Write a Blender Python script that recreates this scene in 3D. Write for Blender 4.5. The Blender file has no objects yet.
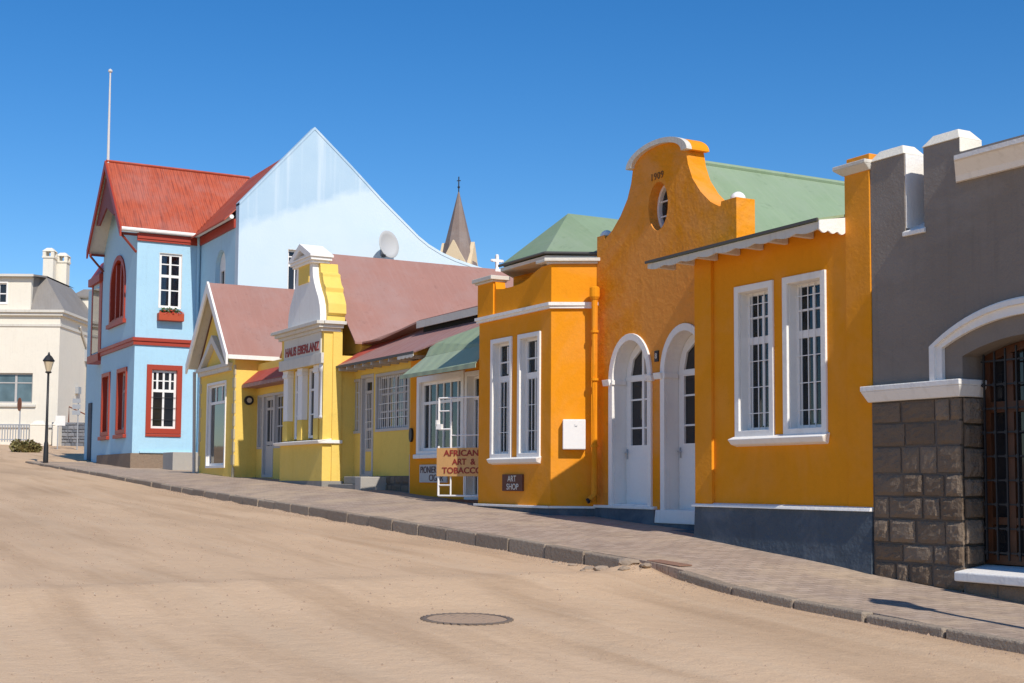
import bpy, bmesh, math, random
from mathutils import Vector, Matrix, noise
from mathutils.geometry import tessellate_polygon
random.seed(7)
R = math.radians
SC = bpy.context.scene
COL = SC.collection

# ---------------------------------------------------------------- camera
# X runs along the street (uphill = -X), Y into the buildings, Z up; the facades stand on y = 0
cam = bpy.data.cameras.new('camera')
cam.sensor_width = 36.0; cam.lens = 47.46; cam.shift_y = 0.0405; cam.shift_x = -0.0012
cam.clip_start = 0.1; cam.clip_end = 3000
camo = bpy.data.objects.new('camera', cam); COL.objects.link(camo)
_ax = Vector((-0.87178, 0.48429, 0.07387)).normalized()
_r = Vector((0.48562, 0.87417, 0.0)).normalized(); _u = _r.cross(_ax)
_roll = 0.006
_r2 = _r*math.cos(_roll) + _u*math.sin(_roll); _u2 = _u*math.cos(_roll) - _r*math.sin(_roll)
camo.matrix_world = Matrix(((_r2.x, _u2.x, -_ax.x, 0), (_r2.y, _u2.y, -_ax.y, -11.5),
                            (_r2.z, _u2.z, -_ax.z, 0), (0, 0, 0, 1)))
SC.camera = camo

# ---------------------------------------------------------------- sky and sun
SUN_EL, SUN_AZ = 43.0, 3.2          # azimuth measured from +X towards the street (-Y)
sd = Vector((math.cos(R(SUN_EL))*math.cos(R(SUN_AZ)), -math.cos(R(SUN_EL))*math.sin(R(SUN_AZ)), math.sin(R(SUN_EL))))
world = bpy.data.worlds.new('World'); SC.world = world; world.use_nodes = True
wn = world.node_tree; wn.nodes.clear()
sky = wn.nodes.new('ShaderNodeTexSky'); sky.sky_type = 'NISHITA'; sky.sun_disc = False
sky.sun_elevation = R(SUN_EL); sky.sun_rotation = math.atan2(sd.x, sd.y)
sky.altitude = 0; sky.air_density = 1.0; sky.dust_density = 0.1; sky.ozone_density = 5.0
bg = wn.nodes.new('ShaderNodeBackground'); bg.inputs['Strength'].default_value = 0.128
wo = wn.nodes.new('ShaderNodeOutputWorld')
hs = wn.nodes.new('ShaderNodeHueSaturation'); hs.inputs['Saturation'].default_value = 1.30; hs.inputs['Hue'].default_value = 0.504
wn.links.new(sky.outputs[0], hs.inputs['Color']); wn.links.new(hs.outputs[0], bg.inputs[0]); wn.links.new(bg.outputs[0], wo.inputs[0])
sun = bpy.data.lights.new('sun', 'SUN'); sun.energy = 4.3; sun.angle = R(0.5); sun.color = (1.0, 0.94, 0.85)
suno = bpy.data.objects.new('sun', sun); COL.objects.link(suno)
suno.rotation_euler = sd.to_track_quat('Z', 'Y').to_euler()
suno.location = (20, -20, 40)
SC.view_settings.view_transform = 'Standard'; SC.view_settings.look = 'None'
SC.view_settings.exposure = 0.0; SC.view_settings.gamma = 1.0
SC.cycles.max_bounces = 6; SC.cycles.diffuse_bounces = 4

# ---------------------------------------------------------------- materials
class NT:
    def __init__(s, name):
        s.m = bpy.data.materials.new(name); s.m.use_nodes = True
        s.t = s.m.node_tree; s.t.nodes.clear()
        s.o = s.t.nodes.new('ShaderNodeOutputMaterial')
        s.b = s.t.nodes.new('ShaderNodeBsdfPrincipled')
        s.t.links.new(s.b.outputs[0], s.o.inputs['Surface'])
        s.g = s.t.nodes.new('ShaderNodeNewGeometry')
    def n(s, ty, **kw):
        nd = s.t.nodes.new(ty)
        for k, v in kw.items(): setattr(nd, k, v)
        return nd
    def l(s, a, b): s.t.links.new(a, b)
    def pos(s, scale=(1, 1, 1), rot=(0, 0, 0)):
        mp = s.n('ShaderNodeMapping'); mp.inputs['Scale'].default_value = scale; mp.inputs['Rotation'].default_value = rot
        s.l(s.g.outputs['Position'], mp.inputs['Vector']); return mp.outputs[0]
    def noise(s, sc, detail=3, rough=0.55, vec=None, dist=0.0):
        nd = s.n('ShaderNodeTexNoise'); nd.inputs['Scale'].default_value = sc
        nd.inputs['Detail'].default_value = detail; nd.inputs['Roughness'].default_value = rough
        nd.inputs['Distortion'].default_value = dist
        s.l(vec if vec is not None else s.pos(), nd.inputs['Vector']); return nd.outputs['Fac']
    def ramp(s, fac, stops):
        r = s.n('ShaderNodeValToRGB'); cr = r.color_ramp
        while len(cr.elements) < len(stops): cr.elements.new(0.5)
        for e, (p, c) in zip(cr.elements, stops):
            e.position = p; e.color = (*c, 1) if len(c) == 3 else c
        s.l(fac, r.inputs[0]); return r.outputs[0]
    def mix(s, fac, a, b, mode='MIX'):
        m = s.n('ShaderNodeMix', data_type='RGBA', blend_type=mode)
        for inp, v in ((m.inputs['Factor'], fac), (m.inputs[6], a), (m.inputs[7], b)):
            if isinstance(v, (int, float)): inp.default_value = v
            elif isinstance(v, tuple): inp.default_value = (*v, 1) if len(v) == 3 else v
            else: s.l(v, inp)
        return m.outputs[2]
    def math(s, op, a, b=0.0, clamp=False):
        m = s.n('ShaderNodeMath', operation=op, use_clamp=clamp)
        for i, v in enumerate((a, b)):
            if isinstance(v, (int, float)): m.inputs[i].default_value = v
            else: s.l(v, m.inputs[i])
        return m.outputs[0]
    def sep(s, vec=None):
        x = s.n('ShaderNodeSeparateXYZ'); s.l(vec if vec is not None else s.g.outputs['Position'], x.inputs[0]); return x.outputs
    def bump(s, h, strength=0.3, dist=0.02, prev=None):
        b = s.n('ShaderNodeBump'); b.inputs['Strength'].default_value = strength; b.inputs['Distance'].default_value = dist
        s.l(h, b.inputs['Height'])
        if prev is not None: s.l(prev, b.inputs['Normal'])
        return b.outputs[0]
    def done(s, color, rough=0.8, normal=None, spec=0.3, metal=0.0):
        if isinstance(color, tuple): s.b.inputs['Base Color'].default_value = (*color, 1)
        else: s.l(color, s.b.inputs['Base Color'])
        if isinstance(rough, (int, float)): s.b.inputs['Roughness'].default_value = rough
        else: s.l(rough, s.b.inputs['Roughness'])
        s.b.inputs['Specular IOR Level'].default_value = spec; s.b.inputs['Metallic'].default_value = metal
        if normal is not None: s.l(normal, s.b.inputs['Normal'])
        return s.m
def sc3(c, f): return tuple(min(1.0, x*f) for x in c)

def plaster(name, c, rough=0.85, var=0.14, grain=26, bump=0.35, streak=0.12, lump=3.0, dirt=(0.35, 0.28, 0.2), spec=0.2):
    t = NT(name)
    n1 = t.noise(0.9, 4, 0.6); n2 = t.noise(7, 4, 0.65)
    col = t.mix(n1, sc3(c, 1-var), sc3(c, 1+var))
    col = t.mix(t.math('MULTIPLY', t.ramp(n2, [(0.5, (0, 0, 0)), (0.75, (1, 1, 1))]), 0.18), col, sc3(c, 0.72))
    st = t.noise(1.0, 4, 0.6, t.pos((9, 9, 0.55)))
    col = t.mix(t.math('MULTIPLY', t.ramp(st, [(0.55, (0, 0, 0)), (0.8, (1, 1, 1))]), streak), col, tuple(a*b for a, b in zip(c, dirt)))
    fade = t.noise(0.45, 5, 0.7, None, 0.6)
    col = t.mix(t.math('MULTIPLY', t.ramp(fade, [(0.48, (0, 0, 0)), (0.62, (1, 1, 1))]), min(1, var*1.6)), col, tuple(min(1, a*.8+.16) for a in c))
    spot = t.noise(3.3, 6, 0.75)
    col = t.mix(t.math('MULTIPLY', t.ramp(spot, [(0.60, (0, 0, 0)), (0.70, (1, 1, 1))]), min(1, var*2.2)), col, sc3(c, 0.62))
    h = t.math('ADD', t.noise(grain, 4, 0.6), t.math('MULTIPLY', t.noise(lump, 3, 0.5), 1.6))
    return t.done(col, rough, t.bump(h, bump, 0.022), spec)

def simple(name, c, rough=0.6, spec=0.4, metal=0.0, var=0.1, bump=0.1, scale=20):
    t = NT(name); n = t.noise(scale, 3, 0.6)
    return t.done(t.mix(n, sc3(c, 1-var), sc3(c, 1+var)), rough, t.bump(n, bump, 0.004), spec, metal)

def sheet_roof(name, c, wave_axis, pitch, worn, wear=0.5, bump=0.6, depth=0.03, rough=0.65):
    """painted corrugated iron; wave_axis is the world axis across the corrugations"""
    t = NT(name)
    w = t.n('ShaderNodeTexWave', wave_type='BANDS', bands_direction=wave_axis, wave_profile='SIN')
    w.inputs['Scale'].default_value = 0.314/pitch
    t.l(t.g.outputs['Position'], w.inputs['Vector'])
    s = (14, 1.1, 1.1) if wave_axis == 'X' else (1.1, 14, 1.1)
    n1 = t.noise(1.0, 5, 0.65, t.pos(s)); n2 = t.noise(1.3, 4, 0.6)
    col = t.mix(n2, sc3(c, 0.86), sc3(c, 1.12))
    col = t.mix(t.math('MULTIPLY', t.ramp(n1, [(0.48, (0, 0, 0)), (0.68, (1, 1, 1))]), wear), col, worn)
    pat = t.noise(0.55, 5, 0.7); spt = t.noise(5, 5, 0.75)
    col = t.mix(t.math('MULTIPLY', t.ramp(pat, [(0.46, (0, 0, 0)), (0.64, (1, 1, 1))]), 0.45), col, tuple(min(1, a*.7+.12) for a in c))
    col = t.mix(t.math('MULTIPLY', t.ramp(spt, [(0.58, (0, 0, 0)), (0.72, (1, 1, 1))]), 0.45), col, sc3(c, 0.55))
    fine = t.noise(40, 2, 0.5)
    nb = t.bump(w.outputs['Fac'], bump, depth)
    return t.done(col, rough, t.bump(fine, 0.08, 0.004, nb), 0.3)

M = {}
M['orange'] = plaster('orange_plaster', (0.81, 0.295, 0.008), var=0.10, grain=20, bump=0.28, streak=0.1, dirt=(0.6, 0.5, 0.8))
M['orange_rough'] = plaster('orange_roughcast', (0.79, 0.275, 0.008), var=0.2, grain=17, bump=0.6, lump=7, streak=0.1, dirt=(0.6, 0.5, 0.8))
M['yellow'] = plaster('yellow_plaster', (0.83, 0.575, 0.13), var=0.08, bump=0.4, streak=0.15, dirt=(0.6, 0.5, 0.4))
M['blue'] = plaster('blue_plaster', (0.41, 0.63, 0.76), var=0.05, bump=0.3, streak=0.1)
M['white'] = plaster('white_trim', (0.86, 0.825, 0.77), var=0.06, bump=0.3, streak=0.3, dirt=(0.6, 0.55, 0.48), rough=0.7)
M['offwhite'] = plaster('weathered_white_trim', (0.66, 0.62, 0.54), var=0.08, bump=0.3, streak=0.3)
M['cream'] = plaster('cream_plaster', (0.80, 0.735, 0.61), var=0.05, bump=0.25, streak=0.12)
M['grey'] = plaster('grey_plaster', (0.245, 0.205, 0.17), var=0.18, bump=0.5, streak=0.4, dirt=(0.6, 0.6, 0.6))
M['bluegrey'] = plaster('blue_grey_plinth_paint', (0.09, 0.112, 0.135), var=0.3, grain=11, bump=1.0, lump=3.2, streak=0.2)
M['redpaint'] = simple('red_window_paint', (0.37, 0.042, 0.018), 0.5)
M['darkred'] = simple('dark_red_timber', (0.22, 0.035, 0.02), 0.6)
M['woodwhite'] = simple('white_painted_wood', (0.84, 0.81, 0.77), 0.45, var=0.05)
M['woodgrey'] = simple('grey_white_painted_wood', (0.50, 0.47, 0.44), 0.6, var=0.15)
M['iron'] = simple('black_iron', (0.02, 0.02, 0.022), 0.5)
M['steel'] = simple('galvanised_pole', (0.42, 0.43, 0.44), 0.45, metal=0.3)
M['dark'] = simple('dark_void', (0.015, 0.014, 0.013), 0.9)  # near-black colour standing in for unlit hollows
M['pole'] = simple('flagpole_paint', (0.62, 0.60, 0.57), 0.5)
M['redletters'] = simple('red_lettering', (0.30, 0.03, 0.02), 0.6)
M['brownletters'] = simple('dark_lettering', (0.10, 0.05, 0.045), 0.7)
M['whiteletters'] = simple('white_lettering', (0.72, 0.68, 0.60), 0.6)
M['rust'] = simple('rusty_steel', (0.20, 0.075, 0.04), 0.8, var=0.4)
M['concrete'] = plaster('concrete_block', (0.40, 0.37, 0.33), var=0.1, bump=0.3)
M['gravelgrey'] = plaster('grey_steps', (0.27, 0.25, 0.22), var=0.2, bump=0.5)
M['greenpale'] = sheet_roof('sunlit_green_iron', (0.34, 0.41, 0.265), 'X', 0.45, (0.38, 0.43, 0.30), 0.4, 0.3, 0.03)  # awning's copy of the roof green, sunlight put into its paler colour
M['datebrown'] = simple('date_paint', (0.20, 0.085, 0.02), 0.8)
M['quoin'] = plaster('pale_quoin_plaster', (0.52, 0.44, 0.28), var=.15)
M['castiron'] = simple('dusty_cast_iron', (0.17, 0.13, 0.10), 0.8, var=.3)
def castlid():
    t = NT('studded_cast_iron'); c = t.n('ShaderNodeTexVoronoi'); c.inputs['Scale'].default_value = 13; c.inputs['Randomness'].default_value = 0.15
    t.l(t.pos(), c.inputs['Vector']); n = t.noise(6, 4, .6)
    h = t.ramp(c.outputs['Distance'], [(.3, (1, 1, 1)), (.5, (0, 0, 0))])
    col = t.mix(t.math('MULTIPLY', h, n), (0.42, 0.29, 0.19), (0.20, 0.15, 0.115))
    return t.done(col, .8, t.bump(h, .8, .02), .3)
M['castlid'] = castlid()
M['rustdust'] = simple('dusty_rust', (0.27, 0.15, 0.10), 0.9, var=.35)
M['rubble'] = plaster('dusty_rubble', (0.33, 0.25, 0.18), var=.2, bump=.6)
M['grit'] = simple('sand_grit', (0.36, 0.25, 0.17), 0.95, var=.35, scale=3)
M['churchstone'] = plaster('warm_church_plaster', (0.70, 0.56, 0.37), var=.06)
M['signbrown'] = simple('brown_sign', (0.13, 0.045, 0.025), .7, var=.3)
M['redroof'] = sheet_roof('red_corrugated_iron', (0.50, 0.105, 0.05), 'Y', 0.16, (0.17, 0.04, 0.03), 0.75, 0.8, 0.05)
M['redroof_x'] = sheet_roof('red_corrugated_iron_street', (0.46, 0.09, 0.045), 'X', 0.16, (0.22, 0.05, 0.03), 0.5, 0.8, 0.05)
M['mauve'] = sheet_roof('faded_mauve_iron', (0.355, 0.18, 0.14), 'Y', 0.55, (0.40, 0.235, 0.20), 0.35, 0.25, 0.02)
M['mauve_x'] = sheet_roof('faded_mauve_iron_street', (0.36, 0.18, 0.15), 'X', 0.3, (0.44, 0.27, 0.23), 0.4, 0.4, 0.03)
M['leanred'] = sheet_roof('red_porch_iron', (0.45, 0.07, 0.045), 'X', 0.2, (0.5, 0.2, 0.16), 0.4, 0.4, 0.03)
M['green'] = sheet_roof('green_painted_iron', (0.25, 0.335, 0.20), 'Y', 0.9, (0.31, 0.38, 0.245), 0.4, 0.15, 0.02)
M['green_x'] = sheet_roof('green_painted_iron_street', (0.29, 0.36, 0.215), 'X', 0.45, (0.34, 0.39, 0.25), 0.4, 0.3, 0.03)
M['greyroof'] = sheet_roof('grey_slate', (0.25, 0.225, 0.20), 'Y', 0.4, (0.31, 0.28, 0.24), 0.4, 0.2, 0.02)
M['spire'] = sheet_roof('spire_copper', (0.22, 0.165, 0.14), 'Y', 0.6, (0.28, 0.22, 0.18), 0.5, 0.2, 0.02)
M['edge'] = simple('roof_edge', (0.10, 0.095, 0.085), 0.7)
M['lens'] = simple('frosted_lamp_glass', (0.62, 0.50, 0.33), 0.35)
M['dish'] = simple('dish_paint', (0.50, 0.50, 0.49), 0.5, var=0.05)
M['leaf'] = simple('shrub_leaf', (0.21, 0.18, 0.065), 0.8, var=0.4, scale=6)
M['leafgreen'] = simple('green_leaf', (0.07, 0.12, 0.03), 0.7, var=0.4, scale=6)
M['flower'] = simple('red_flower', (0.55, 0.05, 0.03), 0.6, var=0.3)
M['terracotta'] = simple('red_flower_box', (0.45, 0.07, 0.025), 0.7)
M['curtainred'] = simple('faded_red_curtain', (0.30, 0.06, 0.05), 0.9, var=.3)
M['tan'] = simple('tan_cloth', (0.38, 0.26, 0.15), .9, var=.4, scale=9)
M['clothred'] = simple('printed_red_cloth', (0.33, 0.09, 0.05), .9, var=.5, scale=12)
M['clothbrown'] = simple('printed_brown_cloth', (0.14, 0.08, 0.05), .9, var=.6, scale=10)
M['curtain'] = simple('net_curtain', (0.55, 0.53, 0.5), 0.9)

def glass_mat(name, c, bumpy=0.04):
    t = NT(name); n = t.noise(1.7, 2, 0.5)
    col = t.mix(n, sc3(c, 0.5), sc3(c, 1.6))
    return t.done(col, 0.04, t.bump(t.noise(2.5, 1), bumpy, 0.02), 0.55)
def clear_glass():
    t = NT('clear_window_glass'); t.t.nodes.remove(t.b)
    tr = t.n('ShaderNodeBsdfTransparent'); tr.inputs[0].default_value = (0.75, 0.78, 0.78, 1)
    gl = t.n('ShaderNodeBsdfGlossy'); gl.inputs['Roughness'].default_value = 0.03; gl.inputs[0].default_value = (0.8, 0.85, 0.9, 1)
    fr = t.n('ShaderNodeFresnel'); fr.inputs['IOR'].default_value = 1.6
    nb = t.bump(t.noise(2.2, 1), 0.05, 0.02); t.l(nb, gl.inputs['Normal'])
    mx = t.n('ShaderNodeMixShader'); t.l(fr.outputs[0], mx.inputs[0]); t.l(tr.outputs[0], mx.inputs[1]); t.l(gl.outputs[0], mx.inputs[2])
    t.l(mx.outputs[0], t.o.inputs['Surface']); return t.m
M['glass_clear'] = clear_glass()
M['glass'] = glass_mat('window_glass', (0.018, 0.018, 0.02))
M['glass_blue'] = glass_mat('far_window_glass', (0.10, 0.15, 0.17))
M['glass_shop'] = glass_mat('shop_glass', (0.045, 0.035, 0.025))

def gable_blue():
    """pale blue gable: newer, paler paint below a wandering edge, water streaks from the apex"""
    t = NT('patched_blue_gable_paint'); p = t.sep()
    wob = t.noise(0.8, 4, 0.6)
    edge = t.math('ADD', t.math('MULTIPLY', p['Y'], 0.42), t.math('MULTIPLY', wob, 1.3))
    d = t.math('SUBTRACT', p['Z'], edge)
    mask = t.ramp(t.math('ADD', t.math('MULTIPLY', t.math('SUBTRACT', d, 7.0), 3.0), 0.5, True), [(0.0, (0, 0, 0)), (1.0, (1, 1, 1))])
    lower = t.mix(t.noise(1.2, 3), (0.56, 0.68, 0.76), (0.62, 0.72, 0.79))
    upper = t.mix(t.noise(1.0, 4), (0.39, 0.54, 0.67), (0.47, 0.61, 0.71))
    st = t.ramp(t.noise(1.0, 3, 0.6, t.pos((1, 2.6, 0.10))), [(0.52, (0, 0, 0)), (0.66, (1, 1, 1))])
    upper = t.mix(t.math('MULTIPLY', st, 0.6), upper, (0.60, 0.70, 0.77))
    col = t.mix(mask, lower, upper)
    return t.done(col, 0.85, t.bump(t.noise(18, 4), 0.3, 0.012), 0.2)
M['gable_blue'] = gable_blue()

def stone_mat(name, c1, c2, mortar=None):
    t = NT(name)
    rnd = t.g.outputs['Random Per Island']
    col = t.mix(rnd, c1, c2)
    col = t.mix(t.math('MULTIPLY', t.noise(9, 5, 0.7), 0.6), col, sc3(c1, 0.55))
    h = t.math('ADD', t.noise(14, 5, 0.65), t.math('MULTIPLY', t.noise(45, 3), 0.4))
    return t.done(col, 0.9, t.bump(h, 0.9, 0.03), 0.2)
M['stone'] = stone_mat('rough_brown_stone', (0.19, 0.135, 0.092), (0.31, 0.235, 0.17))
M['mortar'] = plaster('dark_mortar', (0.13, 0.105, 0.085), bump=0.6)
M['bluestone'] = stone_mat('grey_rubble_stone', (0.16, 0.17, 0.19), (0.33, 0.33, 0.34))
M['brownbase'] = stone_mat('brown_base_stone', (0.27, 0.19, 0.13), (0.36, 0.27, 0.2))
M['kerbstone'] = stone_mat('kerb_concrete', (0.33, 0.26, 0.195), (0.43, 0.345, 0.26))
M['wood'] = simple('brown_window_wood', (0.10, 0.035, 0.014), 0.4, var=0.4, scale=8)

def sand():
    t = NT('road_sand')
    tr = t.noise(1.0, 4, 0.55, t.pos((0.22, 1.5, 1), (0, 0, R(4))))
    n1 = t.noise(0.35, 4, 0.6); n2 = t.noise(9, 5, 0.7); n3 = t.noise(60, 3, 0.6)
    col = t.mix(n1, (0.555, 0.38, 0.232), (0.65, 0.462, 0.298))
    col = t.mix(t.math('MULTIPLY', t.ramp(tr, [(0.48, (0, 0, 0)), (0.68, (1, 1, 1))]), 0.55), col, (0.40, 0.262, 0.155))
    col = t.mix(t.math('MULTIPLY', t.ramp(n2, [(0.55, (0, 0, 0)), (0.72, (1, 1, 1))]), 0.35), col, (0.62, 0.45, 0.31))
    col = t.mix(t.math('MULTIPLY', t.ramp(n3, [(0.56, (0, 0, 0)), (0.75, (1, 1, 1))]), 0.3), col, (0.27, 0.17, 0.11))
    big = t.noise(1.0, 3, 0.5, t.pos((0.10, 0.30, 1), (0, 0, R(-8))))  # broad darker zones imitating soft shadow patches in the sand colour
    col = t.mix(t.math('MULTIPLY', t.ramp(big, [(0.5, (0, 0, 0)), (0.66, (1, 1, 1))]), 0.45), col, (0.37, 0.25, 0.155))
    trk = t.noise(1.0, 2, 0.4, t.pos((0.05, 3.2, 1), (0, 0, R(2.5))))
    col = t.mix(t.math('MULTIPLY', t.ramp(trk, [(0.54, (0, 0, 0)), (0.62, (1, 1, 1))]), 0.3), col, (0.60, 0.44, 0.29))
    h = t.math('ADD', t.math('MULTIPLY', t.noise(4, 5, 0.7), 1.5), t.math('MULTIPLY', n3, 0.25))
    h = t.math('ADD', h, t.math('MULTIPLY', t.noise(1.0, 3, 0.5, t.pos((0.5, 6, 1), (0, 0, R(3)))), 0.8))
    return t.done(col, 0.95, t.bump(h, 0.5, 0.04), 0.15)
M['sand'] = sand()

def pavers():
    t = NT('sandy_pavers')
    br = t.n('ShaderNodeTexBrick'); br.offset = 0.5
    br.inputs['Scale'].default_value = 1.0
    br.inputs['Brick Width'].default_value = 0.24; br.inputs['Row Height'].default_value = 0.12
    br.inputs['Mortar Size'].default_value = 0.006; br.inputs['Mortar Smooth'].default_value = 0.3; br.inputs['Bias'].default_value = 0.0
    br.inputs['Color1'].default_value = (0.35, 0.26, 0.195, 1); br.inputs['Color2'].default_value = (0.48, 0.37, 0.285, 1)
    br.inputs['Mortar'].default_value = (0.20, 0.145, 0.11, 1)
    t.l(t.pos(rot=(0, 0, R(90))), br.inputs['Vector'])
    n1 = t.noise(0.8, 5, 0.7); n2 = t.noise(6, 4, 0.6)
    col = t.mix(t.math('MULTIPLY', n2, 0.5), br.outputs['Color'], (0.42, 0.32, 0.25))
    col = t.mix(t.math('MULTIPLY', t.ramp(n1, [(0.46, (0, 0, 0)), (0.62, (1, 1, 1))]), 0.75), col, (0.53, 0.40, 0.275))
    col = t.mix(t.math('MULTIPLY', t.ramp(t.noise(1.7, 5, 0.7), [(0.52, (0, 0, 0)), (0.66, (1, 1, 1))]), 0.5), col, (0.27, 0.20, 0.15))
    h = t.math('ADD', t.math('MULTIPLY', br.outputs['Fac'], -0.5), n2)
    return t.done(col, 0.9, t.bump(h, 0.8, 0.03), 0.2)
M['pavers'] = pavers()

# ---------------------------------------------------------------- mesh building
def frame(o=(0, 0, 0), deg=0.0):
    """local u -> along a wall, d (y) -> into the wall, v (z) -> up"""
    return Matrix.Translation(Vector(o)) @ Matrix.Rotation(R(deg), 4, 'Z')
FAC = frame()                                 # a wall on the street front (y = 0)
def side(x, y=0.0): return frame((x, y, 0), 90)   # a wall facing +X: u runs along +Y, d runs to -X

class MB:
    def __init__(s, fr=None): s.v = []; s.f = []; s.fr = fr or Matrix.Identity(4)
    def at(s, fr): s.fr = fr; return s
    def pt(s, p): s.v.append(s.fr @ Vector(p)); return len(s.v)-1
    def face(s, pts): s.f.append([s.pt(p) for p in pts])
    def box(s, x0, x1, y0, y1, z0, z1):
        i = [s.pt((x, y, z)) for z in (z0, z1) for x, y in ((x0, y0), (x1, y0), (x1, y1), (x0, y1))]
        for q in ((0, 3, 2, 1), (4, 5, 6, 7), (0, 1, 5, 4), (1, 2, 6, 5), (2, 3, 7, 6), (3, 0, 4, 7)): s.f.append([i[k] for k in q])
        return s
    def hexa(s, b, t):
        """b, t: four lower and four upper points"""
        i = [s.pt(p) for p in list(b)+list(t)]
        for q in ((0, 3, 2, 1), (4, 5, 6, 7), (0, 1, 5, 4), (1, 2, 6, 5), (2, 3, 7, 6), (3, 0, 4, 7)): s.f.append([i[k] for k in q])
        return s
    def slab(s, pts, th):
        """a roof sheet: outline points (upper face) given thickness downwards"""
        n = len(pts); a = [s.pt(p) for p in pts]; b = [s.pt((p[0], p[1], p[2]-th)) for p in pts]
        s.f.append(a); s.f.append(b[::-1])
        for i in range(n): s.f.append([a[i], b[i], b[(i+1) % n], a[(i+1) % n]])
        return s
    def prism(s, outline, d0, d1, holes=()):
        loops = [[Vector((u, 0, v)) for u, v in outline]] + [[Vector((u, 0, v)) for u, v in h] for h in holes]
        flat = [p for lp in loops for p in lp]
        tris = tessellate_polygon([[Vector((p.x, p.z, 0)) for p in lp] for lp in loops])
        a = [s.pt((p.x, d0, p.z)) for p in flat]; b = [s.pt((p.x, d1, p.z)) for p in flat]
        for t in tris: s.f.append([a[k] for k in t]); s.f.append([b[k] for k in reversed(t)])
        o = 0
        for lp in loops:
            n = len(lp)
            for i in range(n): j = (i+1) % n; s.f.append([a[o+i], a[o+j], b[o+j], b[o+i]])
            o += n
        return s
    def tube(s, pts, r, n=8, cap=True):
        pts = [Vector(p) for p in pts]; rings = []
        for k, p in enumerate(pts):
            d = (pts[min(k+1, len(pts)-1)] - pts[max(k-1, 0)]).normalized()
            a = d.cross(Vector((0, 0, 1)));
            if a.length < 1e-3: a = d.cross(Vector((1, 0, 0)))
            a.normalize(); b = d.cross(a); rr = r[k] if isinstance(r, (list, tuple)) else r
            rings.append([s.pt(p + (a*math.cos(t)+b*math.sin(t))*rr) for t in [2*math.pi*i/n for i in range(n)]])
        for A, B in zip(rings, rings[1:]):
            for i in range(n): j = (i+1) % n; s.f.append([A[i], A[j], B[j], B[i]])
        if cap: s.f.append(rings[0][::-1]); s.f.append(rings[-1])
        return s
    def lathe(s, c, prof, n=16, rot=0.0):
        rings = [[s.pt((c[0]+r*math.cos(t), c[1]+r*math.sin(t), c[2]+z)) for t in [rot+2*math.pi*i/n for i in range(n)]] for r, z in prof]
        for A, B in zip(rings, rings[1:]):
            for i in range(n): j = (i+1) % n; s.f.append([A[i], A[j], B[j], B[i]])
        s.f.append(rings[0][::-1]); s.f.append(rings[-1]); return s
    def stone(s, x0, x1, y, z0, z1, dep, n=4, amp=0.02):
        """one rough-hewn block face, bulging towards -y"""
        g = []
        for j in range(n+1):
            row = []
            for i in range(n+1):
                u, v = i/n, j/n
                e = min(u, 1-u, v, 1-v)*2
                ed = 0.009*(random.random()-.5)
                row.append(s.pt((x0+(x1-x0)*u+ed, y - dep*(min(1, e*2.2))**.5 - random.random()*amp*(e > 0), z0+(z1-z0)*v+ed)))
            g.append(row)
        for j in range(n):
            for i in range(n): s.f.append([g[j][i], g[j][i+1], g[j+1][i+1], g[j+1][i]])
        rim = g[0] + [g[j][n] for j in range(1, n+1)] + g[n][-2::-1] + [g[j][0] for j in range(n-1, 0, -1)]
        inv = s.fr.inverted()
        bk = []
        for k in rim:
            q = inv @ s.v[k]; bk.append(s.pt((q.x, y+0.03, q.z)))
        m = len(rim)
        for i in range(m): j = (i+1) % m; s.f.append([rim[i], bk[i], bk[j], rim[j]])
        return s
    def build(s, name, mat, parent=None, bevel=0.0, smooth=False):
        me = bpy.data.meshes.new(name); inv = wmat(parent).inverted()
        me.from_pydata([inv @ p for p in s.v], [], s.f); me.update()
        bm = bmesh.new(); bm.from_mesh(me); bmesh.ops.recalc_face_normals(bm, faces=bm.faces); bm.to_mesh(me); bm.free()
        if smooth:
            for p in me.polygons: p.use_smooth = True
        me.materials.append(M[mat] if isinstance(mat, str) else mat)
        o = bpy.data.objects.new(name, me); COL.objects.link(o)
        if parent is not None: o.parent = parent
        if bevel:
            b = o.modifiers.new('bevel', 'BEVEL'); b.width = bevel; b.segments = 2; b.limit_method = 'ANGLE'; b.angle_limit = R(40)
        return o

def wmat(o):
    m = Matrix.Identity(4)
    while o is not None: m = o.matrix_basis @ m; o = o.parent
    return m
def tag(o, label, cat, group=None):
    o['label'] = label; o['category'] = cat
    if group: o['group'] = group
    return o
def thing(name, label, cat, loc=(0, 0, 0), group=None):
    o = bpy.data.objects.new(name, None); COL.objects.link(o); o.location = loc; o.empty_display_size = 0.3
    return tag(o, label, cat, group)
def struct(o, kind='structure'): o['kind'] = kind; return o

def text(body, fr, u, d, v, size, mat, parent, name='lettering', width=None, depth=0.006, spacing=1.0, bold=0.0):
    cu = bpy.data.curves.new(name, 'FONT'); cu.body = body; cu.size = size; cu.extrude = depth; cu.align_x = 'CENTER'; cu.align_y = 'CENTER'
    cu.space_character = spacing; cu.offset = bold
    tmp = bpy.data.objects.new(name, cu); COL.objects.link(tmp)
    dg = bpy.context.evaluated_depsgraph_get(); me = bpy.data.meshes.new_from_object(tmp.evaluated_get(dg))
    COL.objects.unlink(tmp); bpy.data.objects.remove(tmp)
    xs = [p.co.x for p in me.vertices]; w = max(xs)-min(xs)
    k = (width/w) if width else 1.0
    mt = fr @ Matrix.Translation((u, d, v)) @ Matrix.Rotation(R(90), 4, 'X') @ Matrix.Diagonal((k, 1, 1, 1))
    me.transform(wmat(parent).inverted() @ mt); me.materials.clear(); me.materials.append(M[mat])
    o = bpy.data.objects.new(name, me); COL.objects.link(o); o.parent = parent; return o

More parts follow.
